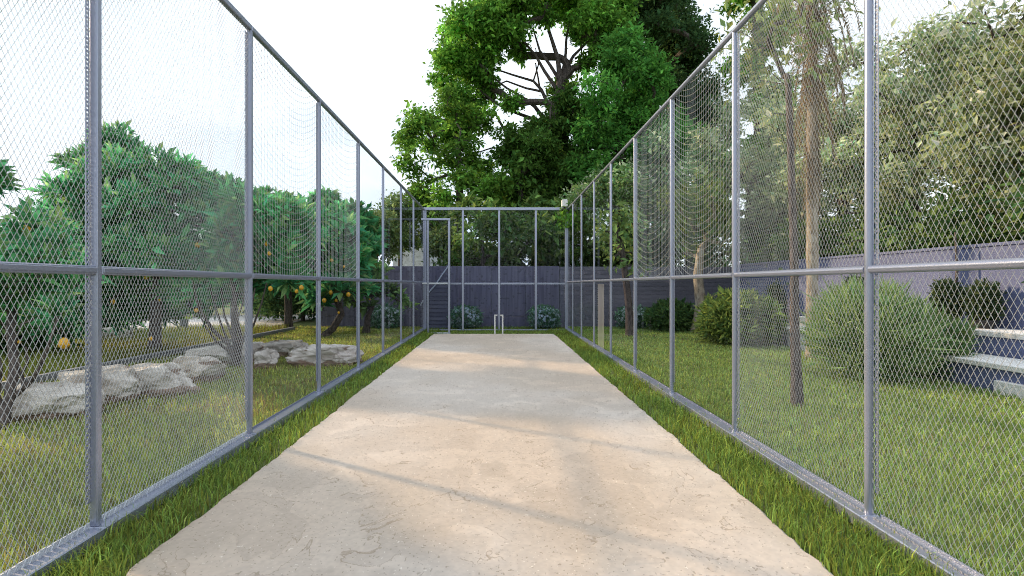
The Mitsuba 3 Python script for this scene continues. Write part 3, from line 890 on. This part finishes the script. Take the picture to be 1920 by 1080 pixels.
b = ground_at(1495, 762)
cl = [tuple([*at(1470, 130, 6.9), 0.5, 0.5, 0.4]), tuple([*at(1440, 60, 6.9), 0.5, 0.5, 0.4]), tuple([*at(1500, 20, 7.0), 0.6, 0.6, 0.5]), tuple([*at(1450, -40, 7.2), 0.7, 0.7, 0.5])]
tree('lawn_tree', 'slim dark trunk standing alone on the right lawn nearest the fence', 'tree', [(b[0], b[1], 0), tuple(at(1490, 620, b[1])), tuple(at(1489, 480, b[1])), tuple(at(1484, 330, b[1])), tuple(at(1478, 160, b[1]))], cl, (0.09, 0.12, 0.045), 162,
     r_base=0.062, r_tip=0.018, per_area=26, leaves=8, L=0.13, W=0.06, bark='m_bark_dark', twigs=0.3)

# palm: pale trunk, hanging brown fronds, green fronds
def fronds(r, base, n, length, elev, col, leaflet, width, droop, m=26, var=0.2):
    V, F_, C_, off = [], [], [], 0
    spines = []
    for k in range(n):
        az = r.uniform(0, 2 * np.pi)
        el = r.uniform(*elev)
        s = np.linspace(0, 1, m)
        h = np.array([math.cos(az), math.sin(az), 0])
        Lk = length * r.uniform(0.8, 1.15)
        pts = base[None] + np.array([0, 0, r.uniform(-0.2, 0.2)]) + (s * Lk * math.cos(el))[:, None] * h * (1 - 0.25 * s[:, None] ** 2) + np.array([0, 0, 1.0]) * (s * Lk * math.sin(el) - droop * Lk * s ** 2)[:, None]
        spines.append(prisms(pts[:-1], pts[1:], 0.008))
        tdir = unit(np.gradient(pts, axis=0))
        side = unit(np.cross(tdir, [0, 0, 1.0]))
        for sg in (-1, 1):
            for rep in range(2):
                q = pts[3:] + tdir[3:] * (rep * Lk / m / 2)
                nn = len(q)
                d = unit(side[3:] * sg + tdir[3:] * 0.55 + r.normal(size=(nn, 3)) * 0.10 + np.array([0, 0, -0.25]))
                nr = unit(np.array([0, 0, 1.0]) + r.normal(size=(nn, 3)) * 0.2)
                Ls = leaflet * (1 - 0.55 * s[3:]) * (0.9 + 0.2 * r.random(nn))
                v, f, c = leaf_quads(q, d, nr, Ls, np.full(nn, width), leaf_colors(r, nn, col, var), 0.1)
                V.append(v); F_.append(f + off); C_.append(c); off += len(v)
    return trimesh.Trimesh(np.vstack(V), np.vstack(F_), process=False), np.vstack(C_), cat(spines)


rp = np.random.default_rng(55)
pb = ground_at(1523, 672)
pm = thing('palm_tree', 'tall palm with a straight pale trunk sheathed in hanging dead fronds on the right lawn', 'palm')
zt = np.linspace(0, 10.6, 80)
put(pm + '__trunk', tube(np.stack([pb[0] + 0 * zt, pb[1] + 0 * zt, zt], 1), 0.115 + 0.03 * np.exp(-zt * 2) + 0.006 * np.sin(zt * 42), 14), 'm_bark_pale', smooth=60)
m, c, sp = fronds(rp, np.array([pb[0], pb[1], 10.6]), 26, 2.6, (-0.1, 1.2), (0.10, 0.14, 0.05), 0.55, 0.035, 0.55)
put(pm + '__crown', m, 'm_leaf', color=c, kind='stuff')
put(pm + '__frond_stalks', sp, 'm_bark_pale', kind='stuff')
dead = []
for zb, n, ln, el in ((9.9, 20, 2.6, -1.22), (8.9, 20, 2.5, -1.28), (7.8, 18, 2.3, -1.32), (6.6, 16, 2.2, -1.38), (5.4, 12, 2.0, -1.42)):
    m, c, sp = fronds(rp, np.array([pb[0], pb[1], zb]), n, ln, (el - 0.12, el + 0.12), (0.125, 0.100, 0.068), 0.24, 0.035, 0.06, m=22, var=0.3)
    dead.append((m, c))
put(pm + '__dead_fronds', cat([d[0] for d in dead]), 'm_leaf', color=np.vstack([d[1] for d in dead]), kind='stuff', label='brown hanging dead fronds')
live = []
for zb, n in ((8.3, 6), (7.3, 6), (6.3, 4)):
    m, c, sp = fronds(rp, np.array([pb[0], pb[1], zb]), n, 1.25, (-0.1, 0.4), (0.105, 0.150, 0.060), 0.24, 0.05, 0.25, m=14)
    live.append((m, c))
put(pm + '__low_fronds', cat([d[0] for d in live]), 'm_leaf', color=np.vstack([d[1] for d in live]), kind='stuff')

# ---- fruit trees on the left
PLUM = (0.050, 0.170, 0.074)


def fr(x, y, Y, px):
    return (at(x, y, Y), (0.80 if px > 18 else 0.64) * px * Y / FPX / 2)


kw = dict(kind='rosette', bark='m_bark_dark', alt=(0.115, 0.190, 0.075), alt_share=0.22, shell=0.35, group=None)
# at the left edge
cl = clumps_px([(40, 430, 40), (5, 450, 45), (80, 480, 38), (30, 540, 42), (90, 560, 36), (-40, 480, 60), (130, 520, 34), (60, 500, 40), (-30, 560, 50), (110, 440, 26), (20, 600, 30), (-120, 430, 80), (-150, 330, 80), (-90, 350, 60), (-200, 450, 90)], 6.3, rt, 0.5, 4) + clumps_px([(-110, 310, 60), (-170, 270, 70), (-230, 330, 80), (-130, 370, 60)], 7.0, rt, 0.3)
LEAN = [(np.array([at(x, y, 5.75) for x, y in pl]), a, b) for pl, a, b in [([(22, 748), (55, 718), (75, 690), (88, 655), (98, 625), (110, 592)], 0.030, 0.010), ([(45, 724), (40, 700), (52, 680), (48, 650)], 0.022, 0.010), ([(8, 785), (-4, 740), (2, 690), (-10, 640)], 0.028, 0.012)]]
tree('fruit_tree', 'fruit tree with a leaning dark forked trunk at the left edge of the view', 'tree', [tuple(ground_at(2, 806)), tuple(at(18, 740, 5.7)), tuple(at(28, 690, 5.8)), tuple(at(20, 620, 6.1)), tuple(at(25, 560, 6.4))],
     cl + [(*at(112, 588, 5.9), 0.10, 0.10, 0.08)], PLUM, 201, limbs=LEAN, subs=4, sub_size=0.62, sub_flat=0.95, r_base=0.050, r_tip=0.008, per_area=120, leaves=8, L=0.22, W=0.055, twigs=0.5,
     fruit=[fr(48, 432, 6.0, 22), fr(120, 643, 5.8, 22), fr(36, 641, 6.0, 9)], **kw)
# the wide main tree
M = [(158, 372, 40), (122, 420, 38), (200, 342, 40), (255, 318, 44), (300, 330, 48), (340, 345, 45), (390, 365, 45), (220, 370, 55), (290, 400, 60), (360, 420, 55), (420, 400, 45), (160, 440, 55), (230, 450, 60), (310, 470, 60), (390, 480, 55),
     (180, 510, 55), (250, 530, 55), (330, 545, 50), (120, 500, 45), (440, 440, 45), (400, 540, 45), (110, 420, 35), (440, 500, 40), (150, 560, 40), (130, 605, 36), (220, 585, 38), (300, 578, 32), (370, 562, 32), (180, 590, 34), (60, 585, 40), (40, 530, 45)]
cl = clumps_px(M, 11.4, rt, 1.0, 8)
tree('fruit_tree', 'widest and tallest fruit tree behind the nearest left fence post', 'tree', [(-7.9, 11.7, 0), (-7.8, 11.6, 0.9), (-7.7, 11.5, 1.6), (-7.7, 11.4, 2.2)], cl, PLUM, 202, subs=4, sub_size=0.62, sub_flat=0.95,
     r_base=0.12, r_tip=0.018, per_area=80, leaves=9, L=0.29, W=0.072, twigs=0.15,
     fruit=[fr(370, 460, 10.8, 14), fr(430, 465, 10.8, 9), fr(343, 479, 10.8, 10), fr(322, 520, 10.8, 13), fr(275, 520, 10.8, 12), fr(152, 541, 10.8, 11), fr(212, 566, 10.8, 13), fr(300, 562, 10.9, 8)], **kw)
# vase shaped tree on the rocks
M = [(470, 400, 36), (520, 400, 34), (560, 420, 32), (500, 440, 40), (550, 460, 38), (460, 470, 36), (520, 500, 40), (580, 470, 28), (420, 480, 34), (480, 540, 34), (400, 545, 26), (560, 520, 30), (440, 520, 30)]
cl = clumps_px(M, 10.2, rt, 0.6, 6)
tb = ground_at(447, 692)
VASE = [([(441, 676), (428, 645), (400, 620), (380, 590), (368, 560), (362, 530)], 0.050, 0.014), ([(440, 672), (425, 655), (405, 640), (385, 612), (372, 585)], 0.030, 0.012), ([(447, 676), (452, 640), (445, 600), (440, 560), (430, 520)], 0.045, 0.014),
        ([(450, 655), (462, 620), (470, 585), (478, 540)], 0.030, 0.012), ([(445, 664), (435, 630), (420, 590), (415, 540)], 0.032, 0.012), ([(456, 640), (475, 610), (490, 570), (500, 530)], 0.026, 0.010), ([(430, 646), (415, 610), (400, 565), (392, 525)], 0.026, 0.010),
        ([(448, 650), (440, 610), (455, 570), (462, 530)], 0.022, 0.010)]
VASE = [(np.array([at(x, y, 9.75 + 0.12 * (j - 3.5) * k / 5) for k, (x, y) in enumerate(pl)]), a, b) for j, (pl, a, b) in enumerate(VASE)]
tree('fruit_tree', 'vase shaped fruit tree with many dark stems growing beside the rocks', 'tree', [tuple(at(447, 694, 9.75)), tuple(at(445, 682, 9.75)), tuple(at(442, 668, 9.76)), tuple(at(438, 600, 9.9)), tuple(at(440, 540, 10.0))], cl, PLUM, 203, limbs=VASE, subs=4, sub_size=0.62, sub_flat=0.95,
     r_base=0.050, r_tip=0.006, per_area=80, leaves=8, L=0.26, W=0.075, twigs=0.5, bend=0.55,
     fruit=[fr(500, 457, 9.5, 11), fr(505, 475, 9.5, 11), fr(507, 541, 9.4, 13), fr(565, 539, 9.4, 13), fr(368, 582, 9.4, 11), fr(556, 546, 9.4, 10), fr(283, 635, 9.4, 11)], **kw)
M = [(590, 440, 30), (630, 430, 30), (660, 450, 28), (610, 480, 32), (650, 490, 30), (590, 520, 28), (640, 530, 30), (610, 560, 26), (665, 540, 22), (580, 480, 26)]
cl = clumps_px(M, 15.2, rt, 0.7, 4)
tb = ground_at(605, 633)
tree('fruit_tree', 'fruit tree with a curved leaning trunk behind the big boulder', 'tree', [tuple(tb), tuple(at(625, 615, 15.3)), tuple(at(640, 590, 15.3)), tuple(at(632, 560, 15.3))], cl, PLUM, 204, subs=4, sub_size=0.62, sub_flat=0.95,
     r_base=0.10, r_tip=0.02, per_area=70, leaves=8, L=0.34, W=0.11, twigs=0.3,
     fruit=[fr(620, 548, 14.4, 11), fr(653, 552, 14.4, 12), fr(608, 563, 14.4, 12), fr(630, 563, 14.4, 8), fr(622, 488, 14.4, 9), fr(645, 500, 14.4, 8), fr(635, 586, 14.4, 7)], **kw)
M = [(700, 530, 20), (680, 545, 18), (725, 545, 18), (745, 560, 14), (660, 560, 12), (710, 505, 16), (690, 575, 10), (765, 575, 9)]
cl = clumps_px(M, 16.2, rt, 0.4, 1)
tb = ground_at(686, 627)
tree('fruit_tree', 'smallest fruit tree nearest the glass door', 'tree', [tuple(tb), tuple(at(690, 595, 16.2)), tuple(at(700, 570, 16.2))], cl, (0.075, 0.125, 0.04), 205,
     r_base=0.11, r_tip=0.025, per_area=70, leaves=8, L=0.28, W=0.11, twigs=0.3, fruit=[fr(696, 538, 15.8, 7), fr(693, 561, 15.8, 6)], **kw)
cl = clumps_px([(480, 400, 30), (520, 390, 30), (560, 400, 30), (500, 450, 36), (560, 450, 36), (600, 420, 30), (600, 470, 34), (540, 500, 36), (590, 530, 30), (480, 520, 30)], 18.5, rt, 0.9, 3)
tree('fruit_tree', 'leafy fruit tree without fruit behind the vase shaped tree', 'tree', [(-7.6, 18.5, 0), (-7.6, 18.5, 1.4)], cl, PLUM, 206, subs=4, sub_size=0.62, sub_flat=0.95, r_base=0.13, r_tip=0.025, per_area=55, leaves=8, L=0.36, W=0.11, **kw)
cl = clumps_px([(620, 400, 26), (655, 420, 28), (690, 440, 22), (640, 460, 30), (680, 480, 26), (705, 470, 20), (650, 510, 26)], 21, rt, 0.9, 3)
tree('fruit_tree', 'leafy fruit tree without fruit behind the curved trunk tree', 'tree', [(-6.3, 21, 0), (-6.3, 21, 1.4)], cl, PLUM, 207, subs=4, sub_size=0.62, sub_flat=0.95, r_base=0.13, r_tip=0.025, per_area=50, leaves=8, L=0.38, W=0.13, **kw)

# dark shrubs behind the fruit trees
for i, (X, Y, w, h, lab) in enumerate([(-21, 22, 3.2, 2.7, 'dark green hedge shrub far behind the left edge fruit tree'), (-16, 25.5, 3.0, 2.6, 'dark green hedge shrub behind the widest fruit tree'),
                                       (-11.5, 26.5, 2.6, 2.9, 'dark green hedge shrub behind the garden railing'), (-8.6, 22.5, 1.9, 2.5, 'dark green hedge shrub at the left end of the concrete wall'),
                                       (-13.5, 16.2, 1.7, 1.9, 'dark green shrub beside the stone block'), (-11.2, 11.0, 1.3, 1.5, 'dark green shrub at the left end of the yellow grass bed')]):
    cl = crown_ball(rt, (X, Y, h * 0.52), (w, w * 0.7, h * 0.5), 18, 0.62)
    tree('hedge_shrub', lab, 'shrub', [(X, Y, 0), (X, Y, h * 0.4)], cl, (0.035, 0.070, 0.025), 230 + i, r_base=0.07, r_tip=0.02, per_area=26, leaves=12, L=0.22, W=0.10, spread=0.2, group=None)

HR = [(0.4, 22.6, 1.5, 3.6, 'dark leafy shrub behind the middle of the concrete wall'), (2.6, 22.4, 1.5, 3.9, 'dark leafy shrub behind the right end of the concrete wall'), (4.8, 23.0, 1.6, 3.6, 'dark leafy shrub behind the left part of the board wall'),
      (7.2, 22.6, 1.6, 3.8, 'dark leafy shrub behind the right part of the board wall'), (10.4, 19.2, 1.3, 3.8, 'dark leafy shrub behind the far corner of the blue wall'), (10.5, 16.4, 1.2, 3.6, 'dark leafy shrub behind the blue wall beyond the palm'),
      (10.5, 13.6, 1.2, 3.7, 'dark leafy shrub behind the blue wall just right of the palm'), (10.6, 11.0, 1.2, 3.5, 'dark leafy shrub behind the blue wall above the spiky bushes'), (10.6, 8.6, 1.2, 3.6, 'dark leafy shrub behind the blue wall at the right edge of the view'),
      (-2.2, 23.5, 1.3, 2.9, 'dark leafy shrub behind the concrete wall beside the glass door')]
for i, (X, Y, w, h, lab) in enumerate(HR):
    cl = crown_ball(rt, (X, Y, h * 0.54), (w, w * 0.8, h * 0.48), 16, 0.6)
    tree('hedge_shrub', lab, 'shrub', [(X, Y, 0), (X, Y, h * 0.4)], cl, (0.050, 0.090, 0.030), 260 + i, r_base=0.07, r_tip=0.02, per_area=28, leaves=11, L=0.24, W=0.12, spread=0.18, alt=(0.11, 0.16, 0.05), alt_share=0.2)

# ------------------------------------------------------------------ bushes
def bush(key, label, category, c, rad, col, seed, n=1600, L=0.12, W=0.05, kind='broad', alt=None, alt_share=0.0, flowers=0, lift=0.0):
    r = np.random.default_rng(seed)
    t = thing(key, label, category)
    c, rad = np.asarray(c, float), np.asarray(rad, float)
    st = []
    for _ in range(26):
        o = unit(r.normal(size=3)); o[2] = abs(o[2]) + 0.3
        o = unit(o)
        a = np.array([c[0] + r.normal() * 0.06, c[1] + r.normal() * 0.06, c[2] - rad[2] - lift])
        e = c + o * rad * 0.75
        st.append(tube([a, a * 0.5 + e * 0.5 + np.array([0, 0, 0.05]), e], [0.012, 0.008, 0.004], 5, cap=False))
    put(t + '__stems', cat(st), 'm_bark_dark', kind='stuff')
    o = unit(r.normal(size=(n, 3)))
    lump = 0.58 + 0.85 * meshkit.fbm(o * 3.0 + seed)
    k = 4
    P = np.repeat(c + o * rad * (lump * (0.45 + 0.55 * r.random(n) ** 0.5))[:, None], k, 0)
    O = np.repeat(o, k, 0)
    P[:, 2] = np.maximum(P[:, 2], c[2] - rad[2] + 0.03 + 0.1 * r.random(len(P)))
    col_ = leaf_colors(r, n * k, col, 0.25, alt, alt_share)
    m = n * k
    if kind == 'spiky':
        d = unit(O * 0.5 + np.array([0, 0, 0.75]) + r.normal(size=(m, 3)) * 0.40)
        nr = unit(r.normal(size=(m, 3)))
    else:
        P = P + r.normal(size=P.shape) * 0.04
        d = unit(O * 0.9 + r.normal(size=(m, 3)) * 0.7 + np.array([0, 0, 0.15]))
        nr = unit(np.array([0, 0, 0.8]) + O * 0.6 + r.normal(size=(m, 3)) * 0.5)
    s = np.exp(r.normal(0, 0.25, m))
    v, f, cc = leaf_quads(P, d, nr, L * s, W * s, col_)
    put(t + '__foliage', trimesh.Trimesh(v, f, process=False), 'm_leaf', color=cc, kind='stuff')
    if flowers:
        o = unit(r.normal(size=(flowers, 3)) + np.array([0, -0.4, 0.5]))
        P = c + o * rad * (0.95 + 0.14 * r.random((flowers, 1)))
        V, F_ = [], []
        for q, oo in zip(P, o):
            b0 = unit(np.cross(oo, r.normal(size=3)))
            b1 = np.cross(oo, b0)
            R = r.uniform(0.035, 0.07)
            base = len(V)
            V.append(q + oo * 0.012)
            for a in range(10):
                g_ = a * np.pi / 5
                V.append(q + (b0 * math.cos(g_) + b1 * math.sin(g_)) * R * (1.0 if a % 2 == 0 else 0.45) + oo * (0.03 if a % 2 == 0 else 0.0))
            F_ += [[base, base + 1 + a, base + 1 + (a + 1) % 10] for a in range(10)]
        put(t + '__flowers', trimesh.Trimesh(np.array(V), np.array(F_), process=False), 'm_leaf', color=np.tile([[0.74, 0.82, 0.86]], (len(V), 1)), kind='stuff', label='small white flowers')
    return t


for i, (x, w, lab) in enumerate([(722, 56, 'round white flowering bush against the concrete wall left of the glass door'),
                                 (872, 54, 'round white flowering bush behind the far glass, right of the glass door'),
                                 (1020, 54, 'round white flowering bush behind the far glass near the right corner'),
                                 (1186, 56, 'round white flowering bush in front of the board wall beside the slim leaning trunk')]):
    Y = 18.25
    c = at(x, 598, Y)
    bush('flowering_bush', lab, 'bush', (c[0], Y, 0.40), (w / 2 * Y / FPX, 0.42, 0.38), (0.055, 0.110, 0.060), 300 + i, 900, 0.10, 0.055, alt=(0.12, 0.19, 0.14), alt_share=0.3, flowers=230)
c = ground_at(1258, 622)
bush('round_bush', 'dark green round bush in front of the board wall', 'bush', (c[0], c[1], 0.48), (0.72, 0.6, 0.48), (0.045, 0.085, 0.028), 310, 1300, 0.17, 0.06, alt=(0.08, 0.13, 0.04), alt_share=0.2)
c = ground_at(1388, 652)
bush('round_bush', 'larger light green round bush left of the white bench', 'bush', (c[0] + 0.22, c[1] + 0.5, 0.66), (0.98, 0.85, 0.66), (0.075, 0.115, 0.035), 311, 2000, 0.17, 0.055, alt=(0.15, 0.19, 0.05), alt_share=0.3)
c = ground_at(1660, 728)
bush('spiky_bush', 'big upright spiky green bush beside the nearest right fence post', 'bush', (c[0] + 0.32, c[1] + 0.75, 0.72), (0.84, 0.80, 0.80), (0.115, 0.172, 0.070), 312, 2600, 0.27, 0.018, 'spiky', alt=(0.16, 0.20, 0.08), alt_share=0.25)
c = ground_at(1768, 722)
bush('spiky_bush', 'darker lower spiky bush joined to the right of the big one', 'bush', (c[0] + 0.28, c[1] + 0.7, 0.50), (0.56, 0.60, 0.54), (0.075, 0.125, 0.048), 313, 1600, 0.20, 0.018, 'spiky', alt=(0.12, 0.16, 0.06), alt_share=0.2)

for i, (x, Y, zb, h, w, lab) in enumerate([(1842, 9.0, 0.83, 0.70, 0.50, 'rounded dark topiary in a low dark planter on the white terrace cap'),
                                           (1775, 9.45, 0.83, 0.74, 0.44, 'narrow dark topiary with a thin bare stem behind the spiky bushes'),
                                           (1602, 12.3, 0.72, 0.95, 0.50, 'dark topiary on the white bench back left of the spiky bush'),
                                           (1455, 15.4, 0.0, 1.55, 0.62, 'tall dark topiary behind the larger round bush')]):
    X = (x - VX) / FPX * Y
    t = bush('topiary', lab, 'topiary', (X, Y, zb + 0.10 + h / 2), (w * 0.40, w * 0.40, h * 0.46), (0.032, 0.050, 0.024), 320 + i, 1100, 0.075, 0.035, alt=(0.08, 0.09, 0.04), alt_share=0.15, lift=0.08)
    pot = trimesh.creation.revolve(np.array([[0, 0], [0.15, 0], [0.20, 0.12], [0.22, 0.125], [0.22, 0.15], [0.19, 0.15], [0.18, 0.11], [0, 0.11]]), sections=24)
    pot.apply_translation((X, Y, zb))
    put(t + '__pot', pot, 'm_black', smooth=40)
st = at(1797, 500, 9.55)
put(numbered('bare_stem') if False else 'bare_stem', tube([[st[0], 9.6, 0.83], [st[0] - 0.02, 9.6, 1.3], [st[0] + 0.02, 9.6, 1.9], [st[0], 9.62, 2.6]], [0.03, 0.026, 0.022, 0.015], 8), 'm_bark_dark', smooth=60,
    label='thin dark bare stem rising beside the narrow topiary', category='stem')

# leaves hanging under the floodlight
r = np.random.default_rng(77)
vine = thing('climbing_vine', 'short green vine hanging under the white floodlight', 'vine')
vp = at(1062, 405, 17.2)
P = vp + r.normal(size=(130, 3)) * np.array([0.16, 0.10, 0.16])
v, f, cc = leaf_quads(P, unit(r.normal(size=(130, 3)) + np.array([0, 0, -0.8])), unit(r.normal(size=(130, 3)) + np.array([0, -0.6, 0.6])), np.full(130, 0.15), np.full(130, 0.09), leaf_colors(r, 130, BRIGHT, 0.25))
put(vine + '__leaves', trimesh.Trimesh(v, f, process=False), 'm_leaf', color=cc, kind='stuff')
put(vine + '__stem', tube([vp + [0.12, 0.05, 0.25], vp + [0.05, 0, 0.0], vp + [-0.05, 0, -0.25]], 0.012, 6), 'm_bark_dark')

# ------------------------------------------------------------------ grass
def blades(r, x, y, h, w, lean, col):
    n = len(x)
    az = r.uniform(0, 2 * np.pi, n)
    fa = az + np.pi / 2 + r.normal(0, 0.5, n)
    ld = np.stack([np.cos(az), np.sin(az), 0 * az], 1)
    sd = np.stack([np.cos(fa), np.sin(fa), 0 * az], 1) * (w / 2)[:, None]
    b = np.stack([x, y, 0 * x], 1)
    ln = (lean * r.uniform(0.15, 1.0, n))[:, None]
    hh = h[:, None]
    up = np.array([0, 0, 1.0])
    mid = b + up * hh * 0.58 + ld * hh * ln * 0.32
    tip = b + up * hh * (1 - 0.28 * ln) + ld * hh * ln
    v = np.stack([b - sd, b + sd, mid - sd * 0.75, mid + sd * 0.75, tip], 1).reshape(-1, 3)
    f = (np.array([[0, 1, 3], [0, 3, 2], [2, 3, 4]])[None] + (np.arange(n) * 5)[:, None, None]).reshape(-1, 3)
    return v, f, np.repeat(col, 5, 0)


def grass_field(r, x0, x1, y0, y1, dens, hgt, base, dry, dry_bias, fall=3.0, lo=260.0, keep=None, wid=0.0032, patch=1.1):
    X, Y = [], []
    step = 0.5
    for ya in np.arange(y0, y1, step):
        yc = max(1.2, ya + step / 2)
        xm = (x0 + x1) / 2
        d = math.hypot(yc, max(0, min(abs(x0), abs(x1))))
        de = max(lo, dens * min(1.0, (fall / d) ** 2))
        n = int(de * (x1 - x0) * min(step, y1 - ya))
        X.append(r.uniform(x0, x1, n)); Y.append(r.uniform(ya, min(ya + step, y1), n))
    x, y = np.concatenate(X), np.concatenate(Y)
    px = VX + FPX * x / np.maximum(y, 0.5)
    ok = (px > -420) & (px < 2340)
    if keep is not None:
        ok &= keep(x, y)
    x, y = x[ok], y[ok]
    d = np.hypot(x, y)
    n = len(x)
    q = np.stack([x * 0.9, y * 0.9, 0 * x], 1)
    pn = meshkit.fbm(q + 31)
    ph = meshkit.fbm(q * 2.1 + 3)
    h = hgt * (0.55 + 0.9 * r.random(n)) * (0.75 + 0.5 * ph)
    w = wid * np.maximum(1.0, d / 4.2) ** 0.8 * r.uniform(0.7, 1.3, n)
    c = leaf_colors(r, n, base, 0.30) * (0.85 + 0.30 * pn)[:, None]
    isdry = r.random(n) < np.clip(dry_bias + patch * (pn - 0.5), 0.01, 0.7)
    c[isdry] = (np.asarray(dry) * np.exp(r.normal(0, 0.25, (n, 1))))[isdry]
    return blades(r, x, y, h, w, 0.75 + 0 * x, c)


def merge(parts):
    V, F_, C_, off = [], [], [], 0
    for v, f, c in parts:
        V.append(v); F_.append(f + off); C_.append(c); off += len(v)
    return trimesh.Trimesh(np.vstack(V), np.vstack(F_), process=False), np.vstack(C_)


rg = np.random.default_rng(99)
GREEN, LAWN, STRAW = (0.102, 0.145, 0.032), (0.180, 0.210, 0.058), (0.32, 0.26, 0.14)
YELLOW = (0.190, 0.200, 0.045)


def off_path(x, y):
    l = PATH_L + rag(y, 1.5)
    rr = PATH_R + rag(y, 5.5)
    e = 0.025 * meshkit.noise(np.stack([y * 9, x * 0, x * 0], 1))
    return ((x < l + e) | (x > rr - e) | (y > PATH_END))


def off_base(x, y):
    return (np.abs(x - XL) > 0.055) & (np.abs(x - XR) > 0.055)


parts = [grass_field(rg, -2.46, -1.93, 1.2, 17.4, 4200, 0.100, GREEN, YELLOW, 0.22, fall=3.2, lo=800, keep=off_path, wid=0.0075),
         grass_field(rg, 1.74, 2.40, 1.2, 17.4, 4200, 0.105, GREEN, YELLOW, 0.18, fall=3.2, lo=800, keep=off_path, wid=0.0075),
         grass_field(rg, -2.0, 1.85, 16.2, 17.45, 700, 0.07, GREEN, YELLOW, 0.14, fall=20, lo=600),
         grass_field(rg, -2.4, 2.4, 17.5, 18.95, 500, 0.08, GREEN, YELLOW, 0.14, fall=20, lo=450)]
m, c = merge(parts)
put('verge_grass', m, 'm_grass', color=c, kind='stuff', label='strips of green grass between the path and the fences', category='grass')
parts = [grass_field(rg, -7.4, -2.55, 2.0, 18.9, 3000, 0.078, LAWN, STRAW, 0.20, fall=3.4, lo=620, wid=0.0065),
         grass_field(rg, 2.50, 7.35, 1.8, 18.9, 3000, 0.072, (0.138, 0.190, 0.056), STRAW, 0.02, fall=3.6, lo=700, wid=0.0065, patch=0.3)]
m, c = merge(parts)
put('lawn_grass', m, 'm_grass', color=c, kind='stuff', label='lawn grass on both sides outside the fences', category='grass')
parts = [grass_field(rg, -11.5, -7.5, 5.0, 18.4, 1500, 0.22, (0.130, 0.150, 0.035), (0.22, 0.19, 0.07), 0.25, fall=8, lo=330, wid=0.004)]
m, c = merge(parts)
put('bed_grass', m, 'm_grass', color=c, kind='stuff', label='taller yellow green grass bed behind the left kerb', category='grass')
